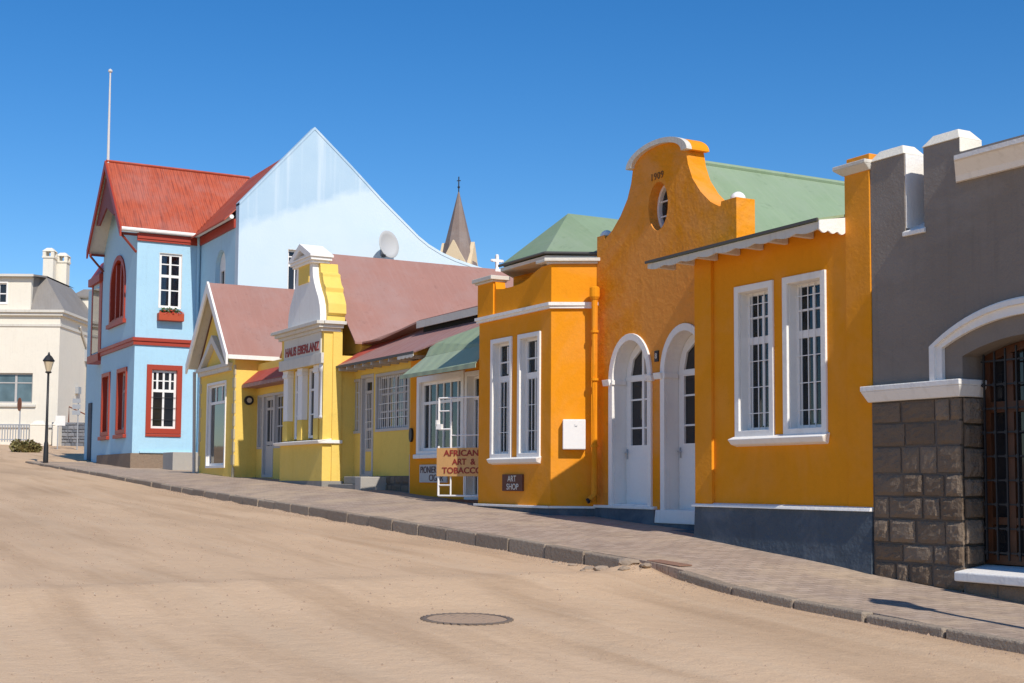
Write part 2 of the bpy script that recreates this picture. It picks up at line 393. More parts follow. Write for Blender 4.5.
def rect(u0, u1, v0, v1): return [(u0, v0), (u1, v0), (u1, v1), (u0, v1)]
def arch(u0, u1, v0, vs, rise, n=20):
    c, a = (u0+u1)/2, (u1-u0)/2
    return [(u0, v0), (u1, v0)] + [(c+a*math.cos(t), vs+rise*math.sin(t)) for t in [math.pi*i/n for i in range(n+1)]]
def seg_arch(u0, u1, v0, vs, rise, n=16):
    c, a = (u0+u1)/2, (u1-u0)/2; r = (a*a+rise*rise)/(2*rise); th = math.asin(a/r)
    return [(u0, v0), (u1, v0)] + [(c+r*math.sin(t), vs+rise-r+r*math.cos(t)) for t in [th-2*th*i/n for i in range(n+1)]]
def oval(cu, cv, a, b, n=32): return [(cu+a*math.cos(2*math.pi*i/n), cv+b*math.sin(2*math.pi*i/n)) for i in range(n)]

def bars(mb, u0, u1, v0, v1, us, vs, d, w=0.022, dp=0.03):
    for u in us: mb.box(u-w/2, u+w/2, d, d+dp, v0, v1)
    for v in vs: mb.box(u0, u1, d+0.004, d+dp-0.004, v-w/2, v+w/2)

def sash(mb, u0, u1, v0, v1, d, st=0.05, dp=0.05, mull=(), rails=(), mw=0.03):
    """a timber frame with mullions and rails"""
    mb.prism(rect(u0, u1, v0, v1), d, d+dp, [rect(u0+st, u1-st, v0+st, v1-st)])
    for m in mull:
        u, a, b = m if isinstance(m, tuple) else (m, v0+st, v1-st)
        mb.box(u-mw/2, u+mw/2, d+.005, d+dp-.005, a, b)
    for r in rails:
        v, w = r if isinstance(r, tuple) else (r, mw)
        mb.box(u0+st, u1-st, d+.002, d+dp-.002, v-w/2, v+w/2)

def window(parent, fr, u0, u1, v0, v1, reveal=0.18, casing=0.1, proud=0.03, frame_mat='woodwhite', case_mat='white', glass='glass',
           mull=(), rails=(), st=0.05, mw=0.03, sill=None, ironwork=None, sill_mat=None, name='window', curtain=None):
    """casing and reveal (part), with sash, pane, sill and bars under it"""
    w = MB(fr)
    if casing: w.prism(rect(u0-casing, u1+casing, v0-casing, v1+casing), -proud, 0.012, [rect(u0+.015, u1-.015, v0+.015, v1-.015)])
    w.prism(rect(u0+.003, u1-.003, v0+.003, v1-.003), 0.014 if casing else -.004, reveal+0.09, [rect(u0+.02, u1-.02, v0+.02, v1-.02)])
    p = w.build(name, case_mat, parent, bevel=0.006)
    s = MB(fr); sash(s, u0+.02, u1-.02, v0+.02, v1-.02, reveal, st, 0.05, mull, rails, mw); s.build('frame', frame_mat, p)
    g = MB(fr); g.box(u0+.03, u1-.03, reveal+0.03, reveal+0.036, v0+.03, v1-.03); g.build('pane', 'glass_clear' if curtain else glass, p)
    if curtain:
        k = MB(fr); k.box(u0+.0, u1-.0, reveal+.20, reveal+.22, v0, v1); k.build('dark_interior', 'dark', p)  # near-black panel painting in the unlit room behind the pane
        for a, b, top, mat in curtain:
            k = MB(fr); n = max(6, int((b-a)/.03)); P = [(a+(b-a)*i/n, reveal+.09+.022*math.sin(i*1.9)+.01*math.sin(i*.7)) for i in range(n+1)]
            for (x0, y0), (x1, y1) in zip(P, P[1:]): k.face([(x0, y0, v0+.02), (x1, y1, v0+.02), (x1, y1, top), (x0, y0, top)])
            k.build('curtain', mat, p)
    if sill:
        a, b, c, e, pr = sill
        k = MB(fr); k.hexa([(a, -pr, c), (b, -pr, c), (b, 0.05, c), (a, 0.05, c)], [(a, -pr, e-.015), (b, -pr, e-.015), (b, 0.05, e), (a, 0.05, e)])
        k.build('sill', sill_mat or case_mat, p, bevel=0.012)
    if ironwork:
        us, vs, d, bw, im = ironwork[:5]; vt = ironwork[5] if len(ironwork) > 5 else v1-.03
        k = MB(fr); bars(k, u0+.03, u1-.03, v0+.03, vt, us, vs, d, bw, bw); k.build('grille', im, p)
    return p

# ---------------------------------------------------------------- ground
def interp(tab, x):
    if x <= tab[0][0]: return tab[0][1]
    for (a, fa), (b, fb) in zip(tab, tab[1:]):
        if x <= b:
            t = (x-a)/(b-a); return fa+(fb-fa)*t
    return tab[-1][1]
FT = [(-400, 3.0), (-150, 2.7), (-90, 2.35), (-78, 1.95), (-72, 1.62), (-65, 1.2), (-55, .70), (-45.3, .32), (-40, .24), (-36.7, .11), (-33, .01), (-30.5, -.09),
      (-27.2, -.21), (-25, -.31), (-22, -.42), (-19.4, -.53), (-15.5, -.73), (-12.4, -.99), (-11.9, -1.05), (-10.6, -1.15), (-9.75, -1.21), (-8, -1.30), (0, -1.80), (30, -3.4), (150, -6)]
KT = [(-400, 3.0), (-150, 2.7), (-90, 2.35), (-78, 1.95), (-72, 1.62), (-65, 1.2), (-54.2, .67), (-42.8, .24), (-31.9, -.21), (-25, -.45), (-20.3, -.62), (-16.65, -.76), (-15, -.83),
      (-13.5, -.90), (-12.8, -.95), (-11.5, -1.09), (-10.95, -1.13), (-9.2, -1.22), (-7.8, -1.28), (0, -1.76), (30, -3.4), (150, -6)]
DT = [(-60, .02), (-55, .07), (-40, .11), (-30, .15), (-20, .19), (-15, .19), (-13.6, .16), (-12.9, .08), (-11.5, .085), (-9, .085), (0, .08), (30, .0)]
YK = -2.3
def pav(x, y):
    t = max(0.0, min(1.0, (y-YK)/-YK)); return interp(KT, x)*(1-t)+interp(FT, x)*t + max(0, y)*0.01
MHX, MHY, MHZ = -10.6, -6.06, None
def gnd(x, y):
    z = gnd0(x, y); r = math.hypot(x-MHX, y-MHY)
    if r < 1.3:
        k = min(1, max(0, (1.3-r)/.75)); k = k*k*(3-2*k); z = z*(1-k) + (gnd0(MHX, MHY) - (x-MHX)*math.tan(R(1.6)))*k
    return z
def gnd0(x, y):
    if y < YK-.1:
        e = 1-math.exp(-(YK-y)/1.8)
        z = interp(KT, x) - interp(DT, x) + 0.05*e
        z += .035*max(0, 1-(YK-.15-y)/.45)*(.5 if x > -12.5 else 1)*(.5+noise.noise((x*1.3, y*2, 9)))*(1 if y < YK-.14 else 0)
        k = min(1, max(0, (YK-.1-y)/.5))
        z += k*(0.035*noise.noise((x*.22, y*.9, 0)) + 0.016*noise.noise((x*.9, y*2.2, 3)))
        if -13.6 < x < -12.7 and y > -3.3: z += .13*max(0, 1-abs(x+13.2)/.5)*max(0, 1-(YK-.1-y)/.7)
        return z
    z = pav(x, y) - .28
    t = min(1, max(0, (-55.0-x)/2.0))
    return z + .28*t
def axis(lo, hi, parts):
    out = [lo]
    for a, b, st in parts:
        x = a
        while x < b-1e-6: out.append(x); x += st
    out.append(hi); return sorted(set(round(v, 4) for v in out))
xs = axis(-420, 150, [(-400, -100, 25), (-100, -60, 2), (-60, -30, .8), (-30, -2, .2), (-2, 20, 1), (20, 150, 20)])
ys = axis(-260, 300, [(-240, -40, 20), (-40, -14, 1.5), (-14, -3, .16), (-3, -2.2, .1), (-2.2, 10, 1.2), (10, 40, 5), (40, 300, 25)])
g = MB()
for y in ys:
    for x in xs: g.v.append(Vector((x, y, gnd(x, y))))
nx = len(xs)
for j in range(len(ys)-1):
    for i in range(nx-1): g.f.append([j*nx+i, j*nx+i+1, (j+1)*nx+i+1, (j+1)*nx+i])
struct(g.build('sand_road', 'sand', smooth=True))
# pavement
pv = MB(); px = [-55.6+.4*i for i in range(int(59/.4)+1)]
py = [YK, -2.0, -1.5, -1.0, -.5, 0, .6, 1.4]
def pz(x, y): return pav(x, y) + 0.012*noise.noise((x*.8, y*1.3, 7)) + 0.006*noise.noise((x*3, y*3, 1))
for y in py:
    for x in px: pv.v.append(Vector((x, y, pz(x, y))))
n = len(px)
for j in range(len(py)-1):
    for i in range(n-1): pv.f.append([j*n+i, j*n+i+1, (j+1)*n+i+1, (j+1)*n+i])
b0 = len(pv.v)
for x in px: pv.v.append(Vector((x, YK, pz(x, YK)-.35)))
for i in range(n-1): pv.f.append([i, b0+i, b0+i+1, i+1])
b0 = len(pv.v)
for j, y in enumerate(py): pv.v.append(Vector((px[0], y, pz(px[0], y)-.35)))
for j in range(len(py)-1): pv.f.append([j*n, (j+1)*n, b0+j+1, b0+j])
struct(pv.build('pavement', 'pavers', smooth=False))
# kerb stones: one run of separate concrete blocks, one missing at the broken place
kb = MB(); x = -55.6
rnd = random.Random(3)
while x < 3:
    L = 0.98; x1 = x+L
    if not (-13.75 < x+L/2 < -12.75):
        dz, dy = rnd.uniform(-.012, .012), rnd.uniform(-.015, .015)
        wr = 0.05 if x > -12.8 else .012
        za, zb = pav(x, YK)+.006+dz, pav(x1, YK)+.006+dz+rnd.uniform(-wr, wr)*.3
        g0 = rnd.uniform(.004, .018)
        a, b = x+g0, x1-g0
        kb.hexa([(a, YK-.16+dy, za-.5), (b, YK-.16+dy, zb-.5), (b, YK-.004, zb-.5), (a, YK-.004, za-.5)],
                [(a, YK-.145+dy, za), (b, YK-.145+dy, zb), (b, YK-.004, zb), (a, YK-.004, za)])
    x = x1
# rounded return of the kerb at the far corner
for k in range(7):
    a0, a1 = R(180+12*k), R(180+12*k+11); 
    c = (-55.6, YK+1.35)
    def q(a, r): return (c[0]+r*math.sin(a-R(180))*-1, c[1]-r*math.cos(a-R(180)))
    p = [q(a0, 1.5), q(a1, 1.5), q(a1, 1.35), q(a0, 1.35)]; z = .72
    kb.hexa([(u, v, z-.5) for u, v in p], [(u, v, z+.012) for u, v in p])
struct(kb.build('kerb', 'kerbstone', bevel=0.018))
cn = MB(); fan = [(-55.59, YK+1.35)] + [(-55.6-1.35*math.sin(R(6*k)), YK+1.35-1.35*math.cos(R(6*k))) for k in range(15)]
cn.slab([(a, b, .722) for a, b in fan] + [(-56.9, 1.4, .73), (-55.59, 1.4, .73)], .3)
struct(cn.build('pavement', 'pavers'))

# ================================================================ orange house with the curved gable
H = thing('orange_house', 'bright orange house with a curved gable, two white arched doors and a pale green roof', 'house', (-17, 0, -.75))
YG = 0.65
GF = frame((0, YG, 0))
W1 = (-14.41, -13.76, .70, 2.60); W2 = (-13.42, -12.76, .70, 2.60)
w = MB(); w.prism(rect(-15.35, -11.905, -.30, 3.245), 0, .4, [rect(*W1), rect(*W2)])
w.box(-15.35, -15.0, .4, YG+.02, -.3, 3.245)
w.box(-15.35, -14.97, -.045, -.001, -.27, 3.2)
w.build('wall', 'orange', H)
w = MB(); w.box(-12.335, -11.905, -.014, .36, -.27, 3.80); w.box(-12.30, -11.905, -.01, .34, 3.90, 3.985)
w.build('corner_pier', 'orange', H, bevel=.012)
w = MB(); w.hexa([(-12.35, -.03, 3.78), (-11.89, -.03, 3.78), (-11.89, .38, 3.78), (-12.35, .38, 3.78)], [(-12.43, -.12, 3.85), (-11.87, -.12, 3.85), (-11.87, .42, 3.85), (-12.43, .42, 3.85)])
w.box(-12.43, -11.87, -.12, .42, 3.85, 3.90); w.build('pier_cap', 'offwhite', H, bevel=.01)
# plinth with slight batter
w = MB(); w.hexa([(-15.39, -.07, -1.4), (-11.91, -.07, -1.4), (-11.91, .4, -1.4), (-15.39, .4, -1.4)], [(-15.37, -.035, -.315), (-11.91, -.035, -.315), (-11.91, .4, -.315), (-15.37, .4, -.315)])
w.build('plinth', 'bluegrey', H)
w = MB(); w.hexa([(-15.41, -.075, -.313), (-11.91, -.075, -.313), (-11.91, .0, -.313), (-15.41, .0, -.313)], [(-15.41, -.06, -.275), (-11.91, -.06, -.275), (-11.91, .0, -.255), (-15.41, .0, -.255)])
w.build('plinth_moulding', 'white', H, bevel=.006)
for (a, b, c, d) in (W1, W2):
    p = window(H, FAC, a, b, c, d, reveal=.14, casing=.075, proud=.03, curtain=[(a+.38, b-.04, 1.7, 'curtain')] if a > -14 else [(a+.46, b-.03, 2.5, 'curtain')], mull=[((a+b)/2, 1.95, d-.08), ((a+b)/2, c+.08, 1.9)], rails=[(1.93, .10), (2.24, .025)], st=.04, mw=.03,
               ironwork=([a+.13+.125*k for k in range(4)], [.95, 1.3, 1.65, 2.42], .115, .011, 'woodwhite'))
w = MB(); w.hexa([(-14.49, -.09, .53), (-12.68, -.09, .53), (-12.68, .02, .50), (-14.49, .02, .50)], [(-14.52, -.13, .60), (-12.65, -.13, .60), (-12.65, .02, .655), (-14.52, .02, .655)])
w.build('sill', 'white', H, bevel=.012)
# gable wall
D1 = (-18.50, -17.47, -.36, 1.70, .62); D2 = (-17.04, -16.01, -.42, 1.72, .62)
gc = -17.2
rt = [(gc+.72, 5.08), (gc+.77, 4.86), (gc+.88, 4.62), (gc+1.08, 4.38), (gc+1.32, 4.18), (gc+1.56, 4.06), (gc+1.58, 4.14), (gc+1.93, 4.14), (gc+1.93, 3.5), (gc+1.93, 2.2)]
lt = [(2*gc-u, v) for u, v in rt][::-1]
top = [(gc+.72*math.cos(t), 5.08+.27*math.sin(t)) for t in [math.pi*i/18 for i in range(1, 18)]][::-1]
ol = [(-18.99, -.62), (-18.99, 3.5)] + [(max(u, -18.99), v) for u, v in lt if v > 3.6] + top + rt + [(-15.2, 2.2), (-15.2, -.62)]
w = MB(GF); w.prism(ol, 0, .34, [arch(*D1), arch(*D2), oval(-17.22, 4.355, .265, .385)])
w.build('gable_wall', 'orange_rough', H)
# curved coping of the gable
w = MB(GF)
def cope(r, h): return [(gc+r*math.cos(t), 5.085+h*math.sin(t)) for t in [math.pi*i/24 for i in range(25)]]
w.prism(cope(.83, .315)+cope(.68, .235)[::-1], -.07, .03); w.build('coping_edge', 'offwhite', H, bevel=.012)
w = MB(GF); w.prism(cope(.82, .31)+cope(.722, .262)[::-1], .032, .37); w.build('gable_coping', 'orange', H, bevel=.012)
for s in (1, -1):
    w = MB(GF); w.lathe((gc+s*1.755, .17, 4.13), [(.105, 0), (.115, .03), (.105, .07), (.08, .105), (.04, .13), (.005, .138)], 20)
    w.build('gable_ball', 'white', H, smooth=True)
p = MB(GF); p.prism(oval(-17.22, 4.355, .263, .383), .17, .3, [oval(-17.22, 4.355, .215, .335)])
p = p.build('round_window', 'woodwhite', H)
b = MB(GF); b.box(-17.23, -17.21, .2, .23, 4.0, 4.7); b.box(-17.45, -16.99, .202, .228, 4.22, 4.24); b.box(-17.45, -16.99, .202, .228, 4.46, 4.48); b.build('glazing_bar', 'woodwhite', p)
b = MB(GF); b.prism(oval(-17.22, 4.355, .225, .345), .235, .25); b.build('pane', 'glass', p)
text('1909', GF, -17.24, -.004, 4.83, .16, 'datebrown', H, spacing=1.15)
# doors
def arched_door(D, idx):
    u0, u1, v0, vs, rise = D
    s = MB(GF); s.prism(arch(u0-.09, u1+.09, v0, vs, rise+.09), -.035, .01, [arch(u0+.02, u1-.02, v0-.0, vs, rise-.02)])
    s.prism(arch(u0+.003, u1-.003, v0+.003, vs, rise-.003), .012, .35, [arch(u0+.022, u1-.022, v0+.006, vs, rise-.022)])
    s.box(u0+.02, u1-.02, .0, .35, v0-.02, v0+.03)
    p = s.build('door_surround', 'white', H, bevel=.005)
    for a, b, e0, e1 in ((u0-.22, u0-.02, u0+.02, u0+.05), (u1+.02, u1+(.2 if idx else .148), u1-.05, u1-.02)):
        m = MB(GF); m.hexa([(a, -.06, vs-.10), (b, -.06, vs-.10), (b, .012, vs-.10), (a, .012, vs-.10)], [(a, -.085, vs), (b, -.085, vs), (b, .012, vs), (a, .012, vs)])
        m.box(e0, e1, -.05, .22, vs-.09, vs-.01); m.build('impost', 'white', p, bevel=.008)
    DG = frame((0, YG-.22, 0))
    d = MB(DG); q0, q1 = u0+.03, u1-.03; c = (q0+q1)/2
    d.prism(arch(q0, q1, v0+.03, vs, rise-.03), .46, .51, [rect(q0+.13, c-.03, .62, 1.66), rect(c+.03, q1-.13, .62, 1.66), [(q0+.13, 1.76), (c-.03, 1.76), (c-.03, 2.19), (q0+.2, 2.02)], [(c+.03, 1.76), (q1-.13, 1.76), (q1-.2, 2.02), (c+.03, 2.19)],
            ])
    d.box(q0+.12, q1-.12, .444, .462, v0+.18, .40); d.box(q0+.2, q1-.2, .436, .446, v0+.27, .31)
    for v in (.9, 1.36): d.box(q0+.1, q1-.1, .468, .49, v-.014, v+.014)
    d.box(q0, q1, .45, .462, 1.68, 1.74)
    dd = d.build('door', 'woodwhite', p)
    h = MB(DG); h.box(q0+.03, q0+.06, .445, .459, .40, .56); h.tube([(q0+.045, .45, .5), (q0+.045, .40, .5), (q0+.14, .40, .5)], .011, 8); h.build('handle', 'steel', dd)
    k = MB(DG); k.prism(arch(q0+.05, q1-.05, .55, vs, rise-.1), .495, .505); k.build('pane', 'glass', dd)
arched_door(D1, 0); arched_door(D2, 1)
# gable plinth, stepped
w = MB(); w.box(-18.99, -17.28, .60, YG+.3, -1.3, -.40); w.box(-17.28, -15.3, .60, YG+.3, -1.4, -.60); w.box(-17.22, -15.42, .28, .60, -1.4, -.68)
w.build('door_plinth', 'bluegrey', H)
w = MB(); w.box(-18.99, -17.26, .575, YG+.5, -.40, -.352); w.hexa([(-17.23, .57, -.60), (-15.4, .57, -.60), (-15.4, 1.1, -.60), (-17.24, 1.1, -.60)], [(-17.22, .585, -.40), (-15.4, .585, -.40), (-15.4, 1.1, -.40), (-17.22, 1.1, -.40)])
w.build('door_step', 'white', H, bevel=.01)
w = MB(GF); w.box(-17.30, -17.20, -.02, .0, 1.90, 2.07); w.build('number_plate', 'iron', H)
text('8', GF, -17.25, -.026, 1.985, .12, 'whiteletters', H, depth=.003)
# ---- bay
B1 = (-21.45, -20.80, .50, 2.52); B2 = (-20.45, -19.80, .50, 2.52)
w = MB(); w.prism(rect(-22.0, -19.40, -.38, 2.96), 0, .3, [rect(*B1), rect(*B2)])
ca = math.degrees(math.atan2(.65, .40)); CL = math.hypot(.65, .40)
CF = frame((-19.40, 0, 0), ca); CFL = frame((-22.40, .65, 0), -ca)
for fr in (CF, CFL): w.at(fr).box(0, CL, 0.001, .2, -.38, 2.96)
w.build('bay_wall', 'orange', H)
par = [(-22.0, 3.0), (-19.40, 3.0), (-19.40, 3.68), (-19.72, 3.68), (-19.9, 3.64), (-20.15, 3.55), (-20.4, 3.49), (-20.7, 3.47), (-21.1, 3.47), (-21.36, 3.50), (-21.4, 3.67), (-22.0, 3.67)]
w = MB(); w.prism(par, 0, .2); w.box(-22.02, -21.42, -.03, -.001, 3.0, 3.66)
for fr in (CF, CFL): w.at(fr).box(0, CL, 0.001, .18, 3.0, 3.68)
w.build('bay_parapet', 'orange', H)
w = MB(); cor = [(-22.05, -.07), (-19.36, -.07)]
def bandpoly(y, e): return [(-22.0-e*.6, -e), (-19.40+e*.6, -e), (-19.02+e*.5, .66)]
for e, z0, z1 in ((.05, 2.93, 2.975), (.08, 2.975, 3.03)):
    P = [(-22.0-e*.6, -e), (-19.40+e*.55, -e), (-18.98+e*.55, .64), (-19.2, .64), (-19.5, .2), (-21.9, .2), (-22.3, .64), (-22.42-e*.5, .64)]
    a = [w.pt((u, v, z0)) for u, v in P]; b = [w.pt((u, v, z1)) for u, v in P]
    nn = len(P)
    for t in tessellate_polygon([[Vector((u, v, 0)) for u, v in P]]): w.f.append([a[k] for k in t]); w.f.append([b[k] for k in t])
    for i in range(nn): j = (i+1) % nn; w.f.append([a[i], a[j], b[j], b[i]])
w.build('bay_cornice', 'white', H)
w = MB(); w.box(-22.1, -21.34, -.12, .28, 3.675, 3.75); w.box(-22.06, -21.38, -.07, .24, 3.64, 3.675); w.build('parapet_cap', 'offwhite', H, bevel=.01)
w = MB(CF); w.box(-.12, CL+.06, -.09, .28, 3.72, 3.78); w.box(-.08, CL+.02, -.05, .24, 3.685, 3.72)
w.at(FAC); w.box(-19.78, -19.36, -.09, .28, 3.724, 3.776)
w.build('parapet_cap', 'offwhite', H, bevel=.01)
for (a, b, c, d) in (B1, B2):
    window(H, FAC, a, b, c, d, reveal=.11, casing=.065, proud=.03, curtain=[(a+.35, b-.05, 1.5, 'curtain')], mull=[((a+b)/2, 1.95, d-.08), ((a+b)/2, c+.08, 1.9)], rails=[(1.86, .11), (2.16, .025)], st=.04, mw=.028,
           ironwork=([a+.13+.13*k for k in range(4)], [.9, 1.35], .08, .011, 'woodwhite', 1.82))
w = MB(); w.hexa([(-21.47, -.08, .35), (-19.74, -.08, .35), (-19.74, .02, .32), (-21.47, .02, .32)], [(-21.50, -.11, .42), (-19.71, -.11, .42), (-19.71, .02, .46), (-21.50, .02, .46)])
w.build('sill', 'white', H, bevel=.012)
w = MB()
w.box(-22.02, -19.38, -.035, .3, -1.1, -.42); w.at(CF).box(-.01, CL, -.03, .2, -1.1, -.42); w.at(CFL).box(0, CL, -.03, .2, -1.1, -.42)
w.build('bay_plinth', 'bluegrey', H)
w = MB(); w.box(-22.06, -19.36, -.07, .3, -.418, -.378); w.at(CF).box(-.02, CL, -.06, .2, -.417, -.377)
w.build('plinth_moulding', 'white', H, bevel=.006)
# bay upper wall and roof
w = MB(); w.box(-22.25, -19.3, .85, .899, 2.9, 3.93); w.build('upper_wall', 'orange', H)
ez = 4.02
ev = [(-21.75, .3, ez), (-20.1, .3, ez), (-18.95, 1.0, ez-.12), (-18.95, 6.5, ez-.1), (-22.4, 6.5, ez), (-22.4, .95, ez)]
ap, ap2 = (-20.75, 1.15, 4.90), (-20.75, 6.5, 4.90)
w = MB(); w.face([ev[0], ev[1], ap]); w.face([ev[1], ev[2], ap]); w.face([ev[2], ev[3], ap2, ap]); w.face([ev[5], ev[0], ap]); w.face([ev[4], ev[5], ap, ap2])
w.build('bay_roof', 'green', H)
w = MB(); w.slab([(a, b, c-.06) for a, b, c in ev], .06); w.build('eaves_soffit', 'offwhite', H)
w = MB(); w.tube([(ev[0][0], ev[0][1]-.03, ez-.02), (ev[1][0]+.02, ev[1][1]-.03, ez-.02), (ev[2][0], ev[2][1]-.03, ez-.14)], .028, 8); w.build('gutter', 'edge', H)
w = MB(); w.box(-22.25, -18.95, .9, 7.5, -.4, 3.88); w.build('rear_wall', 'orange', H)
# main roof
w = MB(); zr = 5.13
for s in (1, -1):
    w.slab([(gc, .98, zr), (gc, 8.5, zr), (gc+s*2.25, 8.5, zr-1.93), (gc+s*2.25, .98, zr-1.93)], .05)
w.build('main_roof', 'green', H)
w = MB(); w.tube([(gc, .98, zr+.01), (gc, 8.5, zr+.01)], .05, 8); w.build('ridge_cap', 'green', H)
w = MB(); w.box(-15.34, -11.92, .45, 8, -.5, 3.0); w.build('rear_wall', 'orange', H)
# wing roof, eaves timber
w = MB(); w.slab([(-15.98, -.44, 3.20), (-12.34, -.44, 3.22), (-12.34, .5, 3.42), (-15.98, .5, 3.40)], .03); w.slab([(-15.98, .501, 3.40), (-12.34, .501, 3.42), (-11.92, 8, 3.8), (-15.98, 8, 3.8)], .03)
w.build('wing_roof', 'green_x', H)
w = MB(); w.hexa([(-15.99, -.455, 3.172), (-12.34, -.455, 3.192), (-12.34, -.43, 3.192), (-15.99, -.43, 3.172)], [(-15.99, -.455, 3.208), (-12.34, -.455, 3.228), (-12.34, -.43, 3.228), (-15.99, -.43, 3.208)]); w.build('roof_edge', 'edge', H)
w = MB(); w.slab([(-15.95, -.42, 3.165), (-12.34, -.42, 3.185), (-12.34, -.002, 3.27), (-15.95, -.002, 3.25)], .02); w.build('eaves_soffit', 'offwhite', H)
for k in range(8):
    u = -15.9+.49*k
    w = MB(); w.hexa([(u, -.39, 3.105), (u+.07, -.39, 3.105), (u+.07, -.01, 3.10), (u, -.01, 3.10)], [(u, -.42, 3.15), (u+.07, -.42, 3.15), (u+.07, -.01, 3.235), (u, -.01, 3.235)])
    w.build('eaves_bracket', 'offwhite', H, bevel=.006)
n = 36; lo = [(-12.36-3.6*i/n, 3.10-.03*abs(math.sin(i/n*math.pi*9))) for i in range(n+1)]
w = MB(); w.prism([(-15.96, 3.165), (-12.36, 3.185)]+lo, -.425, -.40); w.build('valance', 'offwhite', H)
n = 16; lo = [(.0-.43*i/n, 3.09-.04*abs(math.sin(i/n*math.pi*3))) for i in range(n+1)]
w = MB(side(-12.325)); w.prism([(-.43, 3.20), (.0, 3.27)]+lo, 0, .02); w.build('valance', 'white', H)
# downpipe in the bay corner
w = MB(); w.tube([(-18.86, .52, 3.18), (-18.86, .52, -.18), (-18.88, .44, -.27)], .055, 12); w.lathe((-18.86, .52, 3.05), [(.06, 0), (.085, .05), (.085, .2), (.06, .22)], 12)
for z in (.6, 1.7, 2.5): w.lathe((-18.86, .52, z), [(.066, 0), (.066, .04)], 12)
w.build('downpipe', 'orange', H)
w = MB(); w.tube([(-18.885, .435, -.275), (-18.90, .40, -.295)], .045, 12); w.build('pipe_outlet', 'iron', H)

# ================================================================ grey building
GB = thing('grey_building', 'dark grey plastered building with a crenellated parapet and rough brown stone base', 'building', (-9, 0, -1.2))
OPN = seg_arch(-10.53, -8.7, -.86, 1.42, .17)
w = MB()
out = [(-11.9, 1.0), (-6.2, 1.0), (-6.2, 3.70), (-10.51, 3.70), (-10.51, 3.86), (-11.05, 3.86), (-11.05, 2.93), (-11.35, 2.93), (-11.35, 3.86), (-11.9, 3.86)]
w.prism([(-11.9, 1.0), (-10.53, 1.0), (-10.53, 1.42)] + [p for p in OPN[3:-1]][::-1] + [(-8.7, 1.42), (-8.7, 1.0)] + out[1:], 0, .32)
w.build('wall', 'grey', GB)
w = MB(); w.box(-11.35, -11.05, .3, .36, 2.9, 3.80); w.build('slot_back', 'grey', GB)
w = MB()
w.box(-11.348, -11.335, .012, .30, 2.98, 3.86)
w.build('slot_jamb', 'white', GB)
w = MB(); w.hexa([(-11.37, -.03, 2.88), (-11.03, -.03, 2.88), (-11.03, .3, 2.88), (-11.37, .3, 2.88)], [(-11.37, -.03, 2.93), (-11.03, -.03, 2.93), (-11.06, .3, 3.08), (-11.34, .3, 3.08)]); w.build('slot_sill', 'white', GB, bevel=.008)
w = MB()
for a, b in ((-11.91, -11.335), (-11.065, -10.495)):
    i = .1
    w.hexa([(a, -.02, 3.862), (b, -.02, 3.862), (b, .35, 3.862), (a, .35, 3.862)], [(a+i, .07, 3.99), (b-i, .07, 3.99), (b-i, .26, 3.99), (a+i, .26, 3.99)])
w.box(-10.512, -10.495, -.012, .335, 3.70, 3.862)
w.build('merlon_cap', 'cream', GB, bevel=.012)
w = MB()
prof = [(.0, 3.36), (-.05, 3.36), (-.08, 3.42), (-.13, 3.47), (-.20, 3.54), (-.24, 3.55), (-.24, 3.60), (-.0, 3.625)]
fr = Matrix(((0, -1, 0, 0), (1, 0, 0, 0), (0, 0, 1, 0), (0, 0, 0, 1)))
A = [(-10.57-d*.8, d, z) for d, z in prof]; Bp = [(-6.2, d, z) for d, z in prof]
ia = [w.pt(p) for p in A]; ib = [w.pt(p) for p in Bp]
for i in range(len(prof)-1): w.f.append([ia[i], ib[i], ib[i+1], ia[i+1]])
w.f.append(ia); w.f.append(ib[::-1]); w.f.append([ia[0], ia[-1], ib[-1], ib[0]])
w.build('cornice', 'white', GB)
w = MB(); w.box(-10.5, -6.2, .02, .36, 3.66, 3.705); w.build('parapet_top', 'concrete', GB)
# arch moulding
o2 = seg_arch(-10.97, -8.26, 1.16, 1.56, .42, 24); i2 = seg_arch(-10.78, -8.45, 1.16, 1.53, .27, 24)
w = MB()
w.prism([(-10.97, 1.16)] + o2[2:][::-1] + [(-8.26, 1.16), (-8.45, 1.16)] + i2[2:] + [(-10.78, 1.16)], -.05, .006)
oi = seg_arch(-10.93, -8.30, 1.16, 1.56, .40, 24); ii = seg_arch(-10.86, -8.37, 1.16, 1.55, .35, 24)
w.prism([(-10.93, 1.16)] + oi[2:][::-1] + [(-8.30, 1.16), (-8.37, 1.16)] + ii[2:] + [(-10.86, 1.16)], -.085, -.049)
w.build('arch_moulding', 'white', GB, bevel=.012)
# stone pier, rough blocks
def stone_rows(mb, x0, x1, z0, z1, y, rows, rn, wmin=.26, wmax=.46):
    z = z1; hs_ = [rn.uniform(.75, 1.25) for _ in range(rows)]; tot = sum(hs_)
    for k in range(rows):
        h = (z1-z0)*hs_[k]/tot; zb = z-h
        x = x0
        while x < x1-.02:
            ww = rn.uniform(wmin*.75, wmax*1.15)
            if x+ww > x1-.14: ww = x1-x
            ja, jb = rn.uniform(.008, .02), rn.uniform(.008, .02)
            mb.stone(x+ja, x+ww-jb, y+rn.uniform(-.008, .008), zb+rn.uniform(.008, .02), z-rn.uniform(.008, .02), rn.uniform(.008, .022), 6, .012)
            x += ww
        z = zb
rn = random.Random(11)
w = MB(); stone_rows(w, -11.89, -10.53, -1.42, .97, -.03, 9, rn)
w.at(side(-10.53)); stone_rows(w, .0, .30, -.86, .97, -.012, 7, rn, .3, .3); w.at(FAC)
stone_rows(w, -10.53, -6.2, -1.6, -1.04, -.035, 2, rn)
w.build('stone_base', 'stone', GB)
